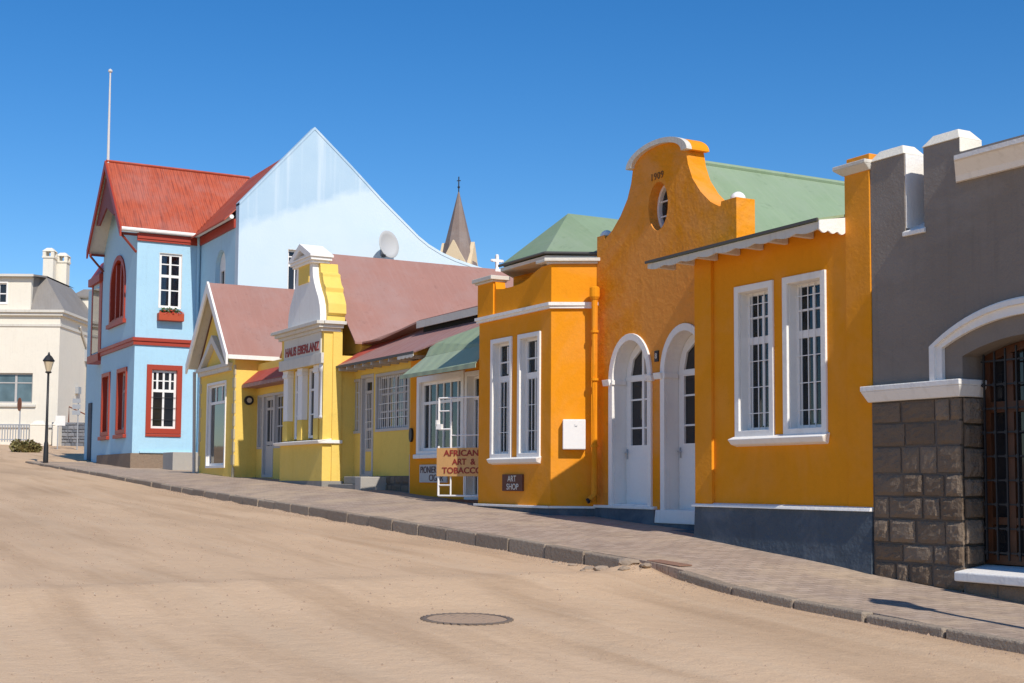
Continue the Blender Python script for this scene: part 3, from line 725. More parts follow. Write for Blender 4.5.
w = MB(); w.box(-11.9, -10.57, -.02, .32, -1.6, .98); w.box(-10.54, -6.2, -.03, .32, -1.9, -1.0); w.box(-8.7, -6.2, -.03, .32, -1.0, .98)
w.build('stone_backing', 'mortar', GB)
w = MB()
def capring(z0, z1, e0, e1):
    w.hexa([(-11.9-e0, -.05-e0, z0), (-10.53+e0*.8, -.05-e0, z0), (-10.53+e0*.8, .33, z0), (-11.9-e0, .2, z0)], [(-11.9-e1, -.05-e1, z1), (-10.53+e1*.8, -.05-e1, z1), (-10.53+e1*.8, .33, z1), (-11.9-e1, .2, z1)])
capring(.975, 1.10, .02, .08); capring(1.10, 1.165, .085, .085)
w.build('pier_cap', 'white', GB, bevel=.01)
w = MB(); w.hexa([(-10.56, -.16, -1.03), (-8.66, -.16, -1.03), (-8.66, .34, -1.03), (-10.56, .34, -1.03)], [(-10.56, -.16, -.93), (-8.66, -.16, -.93), (-8.66, .34, -.86), (-10.56, .34, -.86)])
w.build('sill', 'white', GB, bevel=.015)
w = MB(); w.box(-11.88, -10.6, .33, 6, -1.4, 3.6); w.box(-8.6, -6.2, .33, 6, -1.4, 3.6); w.box(-10.6, -8.6, .8, 6, -1.4, 3.6); w.build('rear_wall', 'grey', GB)
# brown arched window
wu0, wu1 = -10.52, -8.71
s = MB(); oo = seg_arch(wu0, wu1, -.85, 1.42, .165); inn = seg_arch(wu0+.1, wu1-.1, -.75, 1.36, .14)
s.prism(oo, .30, .40, [inn]); c = (wu0+wu1)/2
s.box(c-.62+.03, c-.62+.13, .302, .39, -.76, 1.44); s.box(c+.49, c+.59, .302, .39, -.76, 1.44)
s.box(wu0+.08, wu1-.08, .298, .395, .80, .92); s.box(wu0+.08, wu1-.08, .305, .39, -.42, -.34)
p = s.build('window', 'wood', GB, bevel=.008)
k = MB(); k.prism(seg_arch(wu0+.05, wu1-.05, -.8, 1.38, .15), .36, .375); k.build('pane', 'glass', p)
k = MB()
for i in range(12):
    u = wu0+.10+i*.147; k.box(u-.009, u+.009, .2, .218, -.8, 1.43 + .1*math.sin(math.pi*(i+.4)/12))
for i in range(9): k.box(wu0+.06, wu1-.06, .205, .222, -.72+.26*i-.009, -.72+.26*i+.009)
for i in range(11):
    for j in range(8):
        k.box(wu0+.10+i*.147-.018, wu0+.10+i*.147+.018, .192, .2, -.72+.26*j-.02, -.72+.26*j+.02)
k.build('grille', 'iron', p)
# ================================================================ shop annex
S = thing('shop', 'small orange shop front under a green tin awning, behind the red lettered sign', 'shop', (-24.4, .65, -.3))
SF = frame((0, YG, 0))
sw = (-25.92, -23.95, .64, 2.12); sd_ = (-23.75, -22.5, -.30, 2.12)
w = MB(SF); w.prism(rect(-26.42, -22.38, -.6, 2.6), 0, .25, [rect(*sw), rect(*sd_)]); w.build('wall', 'orange', S)
uu = [sw[0]+.33*k for k in range(1, 6)]
window(S, SF, *sw, reveal=.05, casing=.11, proud=.04, glass='glass_shop', curtain=[(-25.8, -25.45, 1.5, 'tan'), (-25.3, -24.9, 1.2, 'clothred'), (-24.75, -24.5, 1.7, 'tan'), (-24.4, -24.05, 1.35, 'clothbrown')], mull=uu, rails=[(1.66, .06)], st=.06, mw=.032, sill=(-26.08, -23.8, .50, .60, .09))
window(S, SF, *sd_, reveal=.14, casing=.07, proud=.02, glass='glass_shop', curtain=[(-23.6, -23.3, 1.4, 'clothbrown'), (-23.2, -22.9, 1.8, 'clothred')], mull=[-23.42, -23.05, -22.8], rails=[(1.66, .05), (.15, .04), (.55, .04)], st=.05, mw=.03, name='shop_door')
w = MB(SF); w.box(-23.9, -22.4, -.35, .02, -.8, -.33); w.build('door_step', 'rust', S, bevel=.01)
w = MB()
w.slab([(-25.42, -.05, 2.17), (-22.03, -.05, 2.22), (-22.2, .34, 2.60), (-25.05, .34, 2.57)], .03)
w.build('awning', 'greenpale', S)
w = MB(); w.face([(-25.05, .345, 2.575), (-22.3, .345, 2.60), (-22.3, 1.22, 3.275), (-23.84, 1.0, 3.145), (-25.2, .56, 2.88)]); w.face([(-25.05, .345, 2.575), (-25.2, .56, 2.88), (-25.2, .8, 2.88), (-25.05, .8, 2.575)])
w.build('roof', 'green_x', S)
w = MB(); w.box(-25.4, -22.03, -.065, -.052, 2.12, 2.20); w.build('awning_edge', 'greenpale', S)
w = MB(); w.box(-22.42, -22.3, .25, .5, 2.5, 3.0); w.build('gutter_box', 'iron', S)
w = MB(SF); w.box(-25.85, -24.55, -.035, -.002, .00, .37)
sg = tag(w.build('wall_sign', 'woodgrey'), 'long pale wall sign with dark lettering under the shop window', 'sign')
text('PIONIER BAR', SF, -25.2, -.040, .255, .2, 'brownletters', sg, width=1.2, depth=.003)
text('CIGAR', SF, -25.05, -.040, .09, .19, 'brownletters', sg, width=.66, depth=.003)
w = MB(SF); w.prism(oval(-26.31, 1.01, .075, .15), -.05, -.002)
tag(w.build('wall_plaque', 'iron'), 'dark oval plaque on the wall left of the shop window', 'plaque')
# folding white gate that carries the sign
ga = math.degrees(math.atan2(.42, .9))
GT = frame((-23.42, -.12, 0), ga)
gt = thing('security_gate', 'white tubular security gate standing open in front of the shop', 'gate', (-23.42, -.12, -.32))
w = MB(GT); L = 1.45
def bar(a, b, r=.016): w.tube([(a[0], 0, a[1]), (b[0], 0, b[1])], r, 6)
bar((0, -.25), (0, .70), .022); bar((0, 1.02), (0, 1.62), .022); bar((.30, .66), (.30, 1.02), .02); bar((0, 1.02), (.30, 1.02), .02); bar((0, 1.62), (.30, 1.62), .02)
bar((.30, 1.02), (.30, 1.62)); bar((.30, -.25), (.30, .70)); bar((0, -.25), (L, -.25), .02); bar((0, 1.37), (.30, 1.37)); bar((0, -.05), (.30, -.05)); bar((.3, 1.62), (L, 1.62)); bar((.3, .9), (L, .9), .012)
for u in (.62, .95, 1.25): bar((u, .66), (u, 1.62), .011); bar((u, -.25), (u, .12), .011)
w.box(-.05, .08, -.03, .03, 1.02, 1.12); w.box(-.06, -.02, -.03, .03, 1.08, 1.2)
w.build('gate_frame', 'woodwhite', gt)
w = MB(GT); w.box(-.02, L, -.035, -.017, .12, .66); sb = simple('sign_board_paint', (0.66, 0.36, 0.13), .6, var=.12); M['signboard'] = sb
sg = tag(w.build('shop_sign', 'signboard'), 'orange signboard with red lettering AFRICAN ART & TOBACCO fixed to the white gate', 'sign')
text('AFRICAN', GT, .58, -.040, .555, .16, 'redletters', sg, width=.84, depth=.003, bold=.003)
text('ART  &', GT, .64, -.040, .39, .16, 'redletters', sg, width=.56, depth=.003, bold=.003)
text('TOBACCO', GT, .60, -.040, .225, .16, 'redletters', sg, width=.96, depth=.003, bold=.003)
# other small things on the orange house
w = MB(); w.box(-21.02, -20.30, -.035, -.002, -.14, .15)
sg = tag(w.build('wall_sign', 'signbrown'), 'small dark brown ART SHOP sign under the bay windows', 'sign')
text('ART', FAC, -20.66, -.040, .07, .15, 'whiteletters', sg, width=.3, depth=.003); text('SHOP', FAC, -20.64, -.040, -.07, .15, 'whiteletters', sg, width=.42, depth=.003)
w = MB(CF); w.box(.20, .58, -.15, -.002, .56, 1.06)
mb_ = tag(w.build('meter_box', 'woodwhite', bevel=.015), 'white painted metal box on the sunlit side of the bay', 'box')
w = MB(CF); w.box(.40, .44, -.156, -.15, .94, .95); w.box(.40, .406, -.156, -.15, .95, .98); w.box(.435, .44, -.156, -.15, .95, .97); w.build('latch', 'steel', mb_)

# ================================================================ yellow house
Y = thing('yellow_house', 'long yellow house with a white scrolled gable, mauve tin roofs and red porch roofs', 'house', (-33, 0, 0))
# left gabled front
w = MB(); AW = (-39.33, -37.58, .44, 2.82)
w.prism([(-40.2, -.2), (-36.75, -.2), (-36.75, 3.5), (-38.48, 5.55), (-40.2, 3.5)], 0, .25, [rect(*AW)])
w.at(side(-36.75)).box(.251, 4, .0, .25, -.2, 3.5); w.at(FAC).box(-40.2, -39.9, .26, 4, -.2, 3.5)
w.build('front_wall', 'yellow', Y)
a, b, c, d = AW
window(Y, FAC, a, b, c, d, reveal=.06, casing=.06, proud=.03, glass='glass_shop', mull=[(a+.6, 2.32, d-.06), (a+1.17, 2.32, d-.06)], rails=[(2.28, .08)], st=.06, mw=.05)
w = MB(); w.box(-40.16, -37.0, -.16, .02, 3.24, 3.34); w.box(-40.12, -37.05, -.1, .02, 3.12, 3.24)
for s in (1, -1):
    x0 = -38.6
    w.hexa([(x0+s*1.35, -.16, 3.341), (x0+s*1.05, -.16, 3.341), (x0+s*1.05, .01, 3.341), (x0+s*1.35, .01, 3.341)], [(x0, -.16, 4.25), (x0, -.16, 4.02), (x0, .01, 4.02), (x0, .01, 4.25)])
w.build('window_pediment', 'offwhite', Y)
for u0, u1, m in ((-36.75, -36.735, -1), (-40.2, -40.21, 1)):
    w = MB()
    w.box(min(u0, u1, u0+m*.1), max(u0, u1, u0+m*.1), -.008, .0, .1, 3.1)
    for k in range(9):
        z = .1+.36*k; L = .20 if k % 2 else .12
        w.box(min(u1, u0+m*L), max(u1, u0+m*L), -.016, .012 if m > 0 else .03, z, z+.28)
    w.build('quoins', 'quoin', Y, bevel=.006)
zr, xr = 5.78, -38.5
w = MB(); w.slab([(xr, -.32, zr), (xr, 8, zr), (-36.5, 8, 3.52), (-36.5, -.32, 3.52)], .04); w.slab([(xr, -.32, zr), (-40.55, -.32, 3.45), (-40.55, 8, 3.45), (xr, 8, zr)], .04)
w.build('left_roof', 'mauve', Y)
w = MB()
for s, e in ((1, -36.48), (-1, -40.58)):
    w.hexa([(xr, -.36, zr-.30), (e, -.36, 3.50-.26), (e, -.30, 3.50-.26), (xr, -.30, zr-.30)], [(xr, -.36, zr+.03), (e, -.36, 3.53), (e, -.30, 3.53), (xr, -.30, zr+.03)])
w.build('bargeboard', 'white', Y)
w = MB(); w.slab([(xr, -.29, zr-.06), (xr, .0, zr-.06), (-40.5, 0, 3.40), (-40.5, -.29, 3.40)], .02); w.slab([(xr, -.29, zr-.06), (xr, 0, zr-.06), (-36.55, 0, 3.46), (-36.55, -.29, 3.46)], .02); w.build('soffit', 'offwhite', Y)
w = MB(); w.box(-36.56, -36.45, -.3, 3.3, 3.40, 3.515); w.build('gutter', 'white', Y)
w = MB(); w.tube([(-40.42, -.12, 3.3), (-40.36, -.08, .15)], .05, 10); w.build('downpipe', 'woodgrey', Y)
# recessed walls
RF = frame((0, YG, 0))
dl = (-36.15, -35.35, .17, 2.36); wl1 = (-36.62, -36.27, .95, 2.36); wl2 = (-35.22, -34.3, .95, 2.36)
dr = (-29.10, -28.48, .16, 2.42); wr1 = (-29.58, -29.24, 1.18, 2.36); wr2 = (-28.25, -26.5, 1.18, 2.40)
w = MB(RF); w.prism(rect(-36.74, -33.0, -.2, 3.3), 0, .25, [rect(*dl), rect(*wl1), rect(*wl2)])
w.build('porch_wall', 'yellow', Y)
KR = 1.0123; RB = frame((0, .80, 0)); kq = lambda q: tuple(v*KR for v in q)
dr, wr1, wr2 = kq(dr), kq(wr1), kq(wr2)
w = MB(RB); w.prism(rect(-30.4, -26.425, -.5, 2.93), 0, .25, [rect(*dr), rect(*wr1), rect(*wr2)]); w.build('porch_wall', 'yellow', Y)
def door(fr, q, panes, rails, name='door', mat='woodgrey'):
    return window(Y, fr, *q, reveal=.06, casing=.06, proud=.015, mull=panes, rails=rails, st=.1, mw=.06, frame_mat=mat, case_mat=mat, name=name)
p = door(RF, dl, [-35.75], [(2.0, .07), (1.05, .10)]); w = MB(RF); w.box(-36.05, -35.45, .05, .07, .24, .98); w.build('door_panel', 'woodgrey', p)
window(Y, RF, *wl1, reveal=.06, casing=.05, proud=.015, rails=[(1.5, .04), (2.0, .04)], st=.05, frame_mat='woodgrey', case_mat='woodgrey')
window(Y, RF, *wl2, reveal=.06, casing=.05, proud=.015, mull=[-34.95, -34.6], rails=[(1.5, .04), (2.0, .04)], st=.05, frame_mat='woodgrey', case_mat='woodgrey')
p = door(RB, dr, [], [(2.1, .07), (1.23, .06), (.74, .08)]); w = MB(RB); w.box(-29.34, -28.94, .05, .07, .26, .71); w.build('door_panel', 'yellow', p)
k = MB(RB); bars(k, -29.35, -28.92, .78, 2.05, [-29.26+.09*i for i in range(4)], [1.0, 1.4, 1.7], .03, .012, .012); k.build('grille', 'woodwhite', p)
for q, m in ((wr1, []), (wr2, [-28.15, -27.71, -27.27])):
    n = int((q[1]-q[0])/.11)
    window(Y, RB, *q, reveal=.08, casing=.05, proud=.02, mull=m, rails=[(1.6, .04), (2.0, .04)], st=.05, mw=.05, frame_mat='woodgrey', case_mat='woodgrey',
           ironwork=([q[0]+.06+.11*i for i in range(n)], [1.45, 1.78, 2.12], .03, .013, 'woodwhite'))
w = MB(RB); rn = random.Random(5); stone_rows(w, -28.7, -26.45, -.45, .15, -.03, 3, rn, .25, .45); w.build('stone_base', 'stone', Y)
w = MB(RB); w.box(-28.75, -26.43, -.03, .0, -.6, .14); w.build('stone_backing', 'mortar', Y)
w = MB(); w.box(-29.9, -28.25, .15, .79, -.5, -.045); w.box(-29.6, -28.25, .42, .79, -.045, .13)
w.build('steps', 'gravelgrey', Y, bevel=.02)
w = MB(); w.box(-28.245, -27.9, .14, .79, -.5, .12); w.build('step_cheek', 'concrete', Y, bevel=.02)
w = MB(RB); w.tube([(-26.6, -.06, .6), (-26.6, -.06, -.3)], .02, 8); w.build('cable_pipe', 'woodgrey', Y)
# porch roofs
w = MB(); w.slab([(-36.72, .22, 2.73), (-32.95, .22, 2.75), (-32.95, .66, 3.13), (-36.72, .66, 3.11)], .025); w.build('porch_roof', 'leanred', Y)
w = MB(); w.box(-36.72, -32.95, .19, .645, 2.61, 2.705); w.build('porch_fascia', 'mauve_x', Y)
zt = lambda y: 2.735+.60*(y-.32)
pl = lambda pts, e=0.0: [(a, b, zt(b)+e) for a, b in pts]
w = MB(); w.slab(pl([(-30.0, .32), (-25.55, .32), (-23.84, 1.0), (-22.35, 1.25), (-22.35, 1.9), (-28.4, 1.75), (-29.85, 1.35), (-30.1, 1.3)]), .03); w.build('porch_roof', 'mauve_x', Y)
w = MB(); w.slab(pl([(-30.0, .325), (-29.5, .55), (-28.3, 1.45), (-29.9, 1.32), (-30.1, 1.28)], .006), .004); w.build('porch_shadow_sheet', 'leanred', Y)  # dark red sheet painting the bay gable's shadow onto the mauve roof
w = MB(); w.box(-29.98, -25.57, .305, .32, 2.68, 2.74); w.build('porch_fascia', 'edge', Y)
for k in range(9):
    u = -29.8+.48*k
    w = MB(); w.box(u, u+.05, .33, .79, 2.615, 2.695); w.build('rafter', 'woodgrey', Y)
n = 14; lo = [(-25.57-.8*i/n, 2.635-.03*abs(math.sin(i/n*math.pi*4))) for i in range(n+1)]
w = MB(); w.prism([(-26.37, 2.68), (-25.57, 2.68)]+lo, .306, .32); w.build('valance', 'offwhite', Y)
w = MB(); w.slab([(-27.35, 1.22, 3.60), (-22.4, 1.22, 3.60), (-22.4, 1.7, 3.66), (-27.35, 1.7, 3.66)], .03); w.box(-27.35, -22.4, 1.2, 1.23, 3.44, 3.60); w.build('upper_fascia', 'offwhite', Y)
w = MB(); w.box(-27.3, -22.4, 1.35, 3.0, 3.2, 3.57); w.build('upper_wall', 'dark', Y)  # near-black box putting the shadow under the fascia into colour
# main roof: ridge runs back from the street
xr, zr, xe, ze = -32.5, 5.88, -29.75, 3.33
w = MB(); w.slab([(xr, .75, zr), (xr, 6.6, zr), (xe, 6.6, ze), (xe, .72, ze)], .05)
w.slab([(xr, .75, zr), (-35.2, .75, 3.4), (-35.2, 6.6, 3.4), (xr, 6.6, zr)], .05)
w.slab([(-29.751, .9, 3.335), (-29.751, 6.6, 3.335), (-22.4, 6.6, 3.68), (-22.4, 1.3, 3.66), (-27.4, 1.3, 3.64), (-28.8, .95, 3.33)], .04)
w.build('main_roof', 'mauve', Y)
w = MB(); w.prism([(xr, zr-.1), (xe-.1, ze-.08), (xe-.25, 3.1), (-33, 3.1), (-34.9, 3.4)], .95, 1.2); w.box(-36.7, -30.1, .92, 6.5, -.3, 2.7); w.box(-30.1, -26.45, 1.06, 6.5, -.4, 2.7); w.build('rear_wall', 'yellow', Y)
# scrolled centre gable (arched bay)
AL, AR = -32.93, -29.98
w = MB()
w.box(AL, AR, .02, .3, -.2, .90); w.box(AL, AR, .36, .4, .90, 2.8); w.box(AL, AR, .02, .3, 2.8, 3.62); w.box(AL, -32.46, .22, .36, .9, 2.8); w.box(-31.89, -31.46, .22, .36, .9, 2.8); w.box(-30.84, AR, .22, .36, .9, 2.8)
YC = frame((AR, .02, 0), 86); YCL = .95
w.at(YC).box(.001, .46, .0, .25, -.25, 3.62); w.box(.46, YCL, .001, .25, -.25, 3.0)
w.box(.22, .44, -.04, .0, -.25, 3.62)
w.at(FAC).box(AL, AL+.25, .3, .66, -.2, 3.62)
w.build('bay_wall', 'yellow', Y)
w = MB(); w.box(AL-.02, AR+.02, -.0, .3, -.4, .02); w.at(YC).box(-.02, .50, -.07, .2, -.5, .02); w.build('bay_plinth', 'gravelgrey', Y)
w = MB(); w.hexa([(AL-.1, -.10, .90), (AR+.08, -.10, .90), (AR+.08, .22, .90), (AL-.1, .22, .90)], [(AL-.14, -.14, .97), (AR+.1, -.14, .97), (AR+.1, .22, 1.02), (AL-.14, .22, 1.02)])
w.at(YC).box(-.06, .47, -.09, .1, .905, .985); w.build('sill', 'white', Y, bevel=.01)
for u0, u1 in ((-32.45, -31.9), (-31.45, -30.85)):
    window(Y, frame((0, .22, 0)), u0, u1, 1.06, 2.78, reveal=.02, casing=0, mull=[(u0+u1)/2], rails=[(2.25, .05), (1.65, .03)], st=.05, mw=.025, case_mat='woodwhite')
for u in (-32.72, -31.675, -30.55):
    w = MB(); w.box(u-.15, u+.15, .06, .22, 1.52, 2.62); w.box(u-.18, u+.18, .03, .22, 2.62, 2.70); w.box(u-.17, u+.17, .045, .22, 2.70, 2.80); w.build('pilaster', 'white', Y, bevel=.01)
    w = MB(); w.box(u-.155, u+.155, .055, .22, 1.02, 1.52); w.build('pilaster_base', 'yellow', Y, bevel=.008)
w = MB(); w.lathe((-30.12, .10, 1.5), [(.12, 0), (.12, .05), (.10, .08), (.095, 1.1), (.12, 1.15), (.13, 1.3)], 16); w.build('corner_column', 'white', Y, smooth=True)
w = MB(); w.box(AL-.02, AR+.02, -.05, .02, 2.80, 3.05); w.box(AL+.25, AR-.12, -.015, .02, 3.05, 3.56); w.build('frieze', 'offwhite', Y, bevel=.008)
text('HAUS EBERLANZ', FAC, (-32.55-30.2)/2, -.022, 3.22, .30, 'redletters', Y, width=2.35, depth=.006, bold=.008)
w = MB()
for e, z0, z1 in ((.06, 3.56, 3.64), (.14, 3.64, 3.72), (.22, 3.72, 3.80)):
    w.box(AL-e, AR+e*.7, -e, .3, z0, z1); w.at(YC).box(-.05, .36+e*.6, -e, .22, z0+.001, z1-.001); w.at(FAC)
w.build('cornice', 'offwhite', Y, bevel=.008)
gx = -31.33
half = [(1.13, 3.80), (1.13, 4.0), (1.09, 4.2), (.98, 4.42), (.82, 4.62), (.68, 4.82), (.60, 5.0), (.57, 5.2), (.57, 5.30)]
w = MB(); w.prism([(gx+u, v) for u, v in half] + [(gx-u, v) for u, v in half[::-1]], .0, .16); w.build('scrolled_gable', 'white', Y, bevel=.01)
w = MB(); w.box(gx-.36, gx+.36, -.02, -.001, 4.86, 5.32); w.box(gx-.30, gx+.30, .002, .01, 3.9, 3.98); w.build('gable_panel', 'yellow', Y)
half = [(1.18, 3.80), (1.18, 3.98), (1.26, 4.02), (1.24, 4.25), (1.12, 4.45), (1.04, 4.55), (1.06, 4.66), (.92, 4.78), (.84, 4.95), (.84, 5.02), (.70, 5.08), (.66, 5.30)]
w = MB(); w.prism([(gx+u, v) for u, v in half] + [(gx-u, v) for u, v in half[::-1]], .161, .62); w.build('gable_buttress', 'yellow', Y, bevel=.01)
w = MB(); w.box(gx-.68, gx+.68, -.07, .40, 5.30, 5.36); w.box(gx-.74, gx+.74, -.11, .44, 5.36, 5.44); w.build('pediment_cornice', 'white', Y, bevel=.01)
w = MB(); w.prism([(gx-.78, 5.441), (gx+.78, 5.441), (gx+.78, 5.49), (gx, 5.84), (gx-.78, 5.49)], -.14, .46, [[(gx-.46, 5.47), (gx+.46, 5.47), (gx, 5.68)]]); w.box(gx-.48, gx+.48, -.04, .4, 5.45, 5.56); w.build('pediment', 'white', Y)
LF = side(-36.745)
w = MB(LF); w.prism(oval(.40, 2.27, .13, .13), -.07, -.001)
al = tag(w.build('wall_lamp', 'iron'), 'round dark lamp on the yellow side wall beside the left porch', 'lamp')
w = MB(LF); w.prism(oval(.40, 2.27, .07, .07), -.085, -.071); w.build('lamp_glass', 'lens', al)
# cross on the rear roof ridge
w = MB(); cx, cy, cz = -32.5, 6.02, 5.80
w.box(cx-.035, cx+.035, cy-.04, cy+.04, cz, cz+.46); w.box(cx-.034, cx+.034, cy-.14, cy+.14, cz+.28, cz+.35); w.box(cx-.08, cx+.08, cy-.09, cy+.09, cz-.1, cz+.08)
for a, c in ((.16, .315), (-.16, .315), (0, .46)): w.lathe((cx, cy+a, cz+c-.035), [(.02, 0), (.045, .015), (.045, .055), (.02, .07)], 10)
tag(w.build('stone_cross', 'white'), 'small white cross standing above the mauve roof', 'cross')
# ================================================================ pale blue corner house
B = thing('blue_house', 'tall pale blue corner house with red trim and a red iron roof', 'house', (-50, 0, .6))
BX = -48.6; BL = -54.1; DI = 2.3; GX = -44.03
BF = side(BX)
lo = (.62, 1.56, 1.86, 4.0); hi = (.80, 1.64, 6.24, 8.26)
w = MB(BF); w.prism(rect(0, DI+.3, .3, 8.95), 0, .3, [rect(*lo), rect(*hi)]); w.build('side_wall', 'blue', B)
f1 = (-53.55, -52.45, 1.85, 4.0); f2 = (-51.0, -49.75, 1.85, 4.0); fa = arch(-52.55, -50.35, 6.05, 7.35, 1.0)
w = MB(); w.prism([(BL, .3), (BX-.3, .3), (BX-.3, 8.95), (-51.3, 11.85), (BL, 8.95)], 0.001, .3, [rect(*f1), rect(*f2), fa]); w.box(BX-.301, BX-.299, 0, .3, .3, 8.9); w.box(BX-.3, BX-.01, .001, .3, .3, 8.95)
w.box(BL, BL+.3, .3, 6, .3, 8.9)
w.build('front_wall', 'blue', B)
p = window(B, BF, *lo, reveal=.08, casing=.17, proud=.045, case_mat='redpaint', mull=[(1.09, 1.9, 3.2), (.86, 3.28, 3.95), (1.09, 3.28, 3.95), (1.32, 3.28, 3.95)], rails=[(3.24, .1), (3.6, .04)], st=.08, mw=.07, frame_mat='woodwhite',
           ironwork=([], [2.2, 2.62, 3.0], .04, .016, 'iron'), sill=(.45, 1.73, 1.58, 1.69, .05))
p = window(B, BF, *hi, reveal=.06, casing=0, curtain=[(.86, 1.18, 8.15, 'curtainred'), (1.30, 1.6, 8.15, 'curtainred')], mull=[1.22], rails=[(7.42, .1), (6.9, .04), (7.85, .04)], st=.08, mw=.08)
w = MB(BF); w.box(.76, 1.68, -.30, -.002, 5.76, 6.04); fb = w.build('flower_box', 'terracotta', B, bevel=.02)
w = MB(BF); rn = random.Random(2)
def leaves(mb, c, r, n, s, rn, squash=1.0):
    for _ in range(n):
        while True:
            v = Vector((rn.uniform(-1, 1), rn.uniform(-1, 1), rn.uniform(-1, 1)))
            if v.length < 1: break
        q = Vector(c) + Vector((v.x*r[0], v.y*r[1], v.z*r[2]))
        a = Vector((rn.uniform(-1, 1), rn.uniform(-1, 1), rn.uniform(-1, 1))).normalized(); b = a.orthogonal().normalized()
        l = s*rn.uniform(.6, 1.4)
        mb.f.append([mb.pt(q-a*l), mb.pt(q+b*l*.45), mb.pt(q+a*l), mb.pt(q-b*l*.45)])
leaves(w, (1.22, -.16, 6.12), (.44, .15, .13), 220, .06, rn); w.build('foliage', 'leafgreen', fb)
w = MB(BF); leaves(w, (1.22, -.20, 6.06), (.46, .16, .14), 110, .05, rn); w.build('flowers', 'flower', fb)
for q in (f1, f2):
    m = (q[0]+q[1])/2
    window(B, FAC, *q, reveal=.16, casing=.14, proud=.05, case_mat='redpaint', mull=[m], rails=[(3.3, .08)], st=.09, mw=.07, sill=(q[0]-.2, q[1]+.2, 1.55, 1.70, .12), frame_mat='woodgrey')
w = MB(); w.prism(arch(-52.68, -50.22, 5.92, 7.35, 1.13), -.05, .01, [arch(-52.5, -50.4, 6.05, 7.35, .95)]); w.prism(arch(-52.54, -50.36, 6.06, 7.35, .99), .012, .22, [arch(-52.48, -50.42, 6.12, 7.35, .93)])
for u in (-51.83, -51.07): w.box(u-.07, u+.07, .0, .2, 6.06, 8.15)
w.box(-52.85, -50.05, -.12, .1, 5.80, 5.95)
p = w.build('arched_window', 'redpaint', B); w = MB(); w.prism(arch(-52.5, -50.4, 6.08, 7.35, .95), .14, .16); w.build('pane', 'glass', p)
# bands, eaves
w = MB()
for e, z0, z1 in ((.06, 4.86, 5.0), (.1, 5.0, 5.12)):
    w.box(BL-e, BX+e, -e, .0, z0, z1); w.at(BF).box(.001, DI, -e, .0, z0, z1); w.at(FAC)
w.build('string_course', 'redpaint', B)
w = MB(); w.at(BF).box(-.02, DI, -.07, .0, 8.62, 8.90); w.box(-.02, DI, -.10, .0, 8.70, 8.76); w.at(frame((0, DI, 0))).box(BX, GX-.35, -.07, .0, 8.62, 8.92); w.build('frieze', 'redpaint', B)
w = MB(); w.tube([(BX+.16, -.62, 8.98), (BX+.16, DI-.1, 8.98)], .075, 10); w.tube([(BX+.15, DI-.16, 8.98), (GX-.3, DI-.16, 8.98)], .075, 10); w.build('gutter', 'white', B)
w = MB(); w.tube([(BX+.1, DI-.1, 8.9), (BX+.07, DI-.08, 8.5), (BX+.07, DI-.08, .5)], .06, 8); w.build('downpipe', 'blue', B)
w = MB(BF); w.box(-.03, DI, -.05, .0, .3, .66); w.at(FAC).box(BL, BX+.04, -.06, .0, .3, .98); w.build('stone_base', 'brownbase', B)
w = MB(BF); w.box(-.03, DI, -.05, .0, .66, .98); w.build('base_course', 'brownbase', B)
w = MB(BF); w.box(.25, DI, -.10, -.0, .985, 1.05); w.build('base_ledge', 'blue', B, bevel=.01)
# inner street wall and gable
IF = frame((0, DI, 0))
w = MB(IF); w.prism(rect(BX, GX-.36, .3, 8.95), 0, .3, [arch(-46.65, -45.45, 6.3, 7.5, .6)]); w.build('front_wall', 'blue', B)
w = MB(IF); w.prism(arch(-46.64, -45.46, 6.3, 7.5, .59), .16, .22, [rect(-46.5, -46.1, 6.4, 7.4), rect(-46.0, -45.6, 6.4, 7.4)]); p = w.build('arched_window', 'woodwhite', B)
w = MB(IF); w.prism(arch(-46.6, -45.5, 6.3, 7.5, .55), .23, .25); w.build('pane', 'glass', p)
GFR = side(GX)
gw = (4.05, 4.95, 6.45, 8.0)
gp = [(DI, .2), (14.5, .2), (14.5, 7.62), (13, 7.72), (11.99, 7.86), (11.15, 8.03), (10.5, 8.18), (9.91, 8.38), (9.4, 8.62), (9.0, 8.88), (7.51, 10.11), (6.3, 11.2), (4.95, 12.36), (DI, 9.42)]
w = MB(GFR); w.prism(gp, 0, .36, [rect(*gw)]); w.build('gable_wall', 'gable_blue', B)
w = MB(GFR)
ed = gp[3:]
for a, b in zip(ed, ed[1:]):
    w.hexa([(a[0], -.02, a[1]-.07), (b[0], -.02, b[1]-.07), (b[0], .38, b[1]-.07), (a[0], .38, a[1]-.07)], [(a[0], -.02, a[1]+.03), (b[0], -.02, b[1]+.03), (b[0], .38, b[1]+.03), (a[0], .38, a[1]+.03)])
w.build('gable_coping', 'gable_blue', B)
window(B, GFR, *gw, reveal=.12, casing=.0, mull=[4.35, 4.65], rails=[(7.45, .08), (7.75, .04)], st=.06, mw=.04)
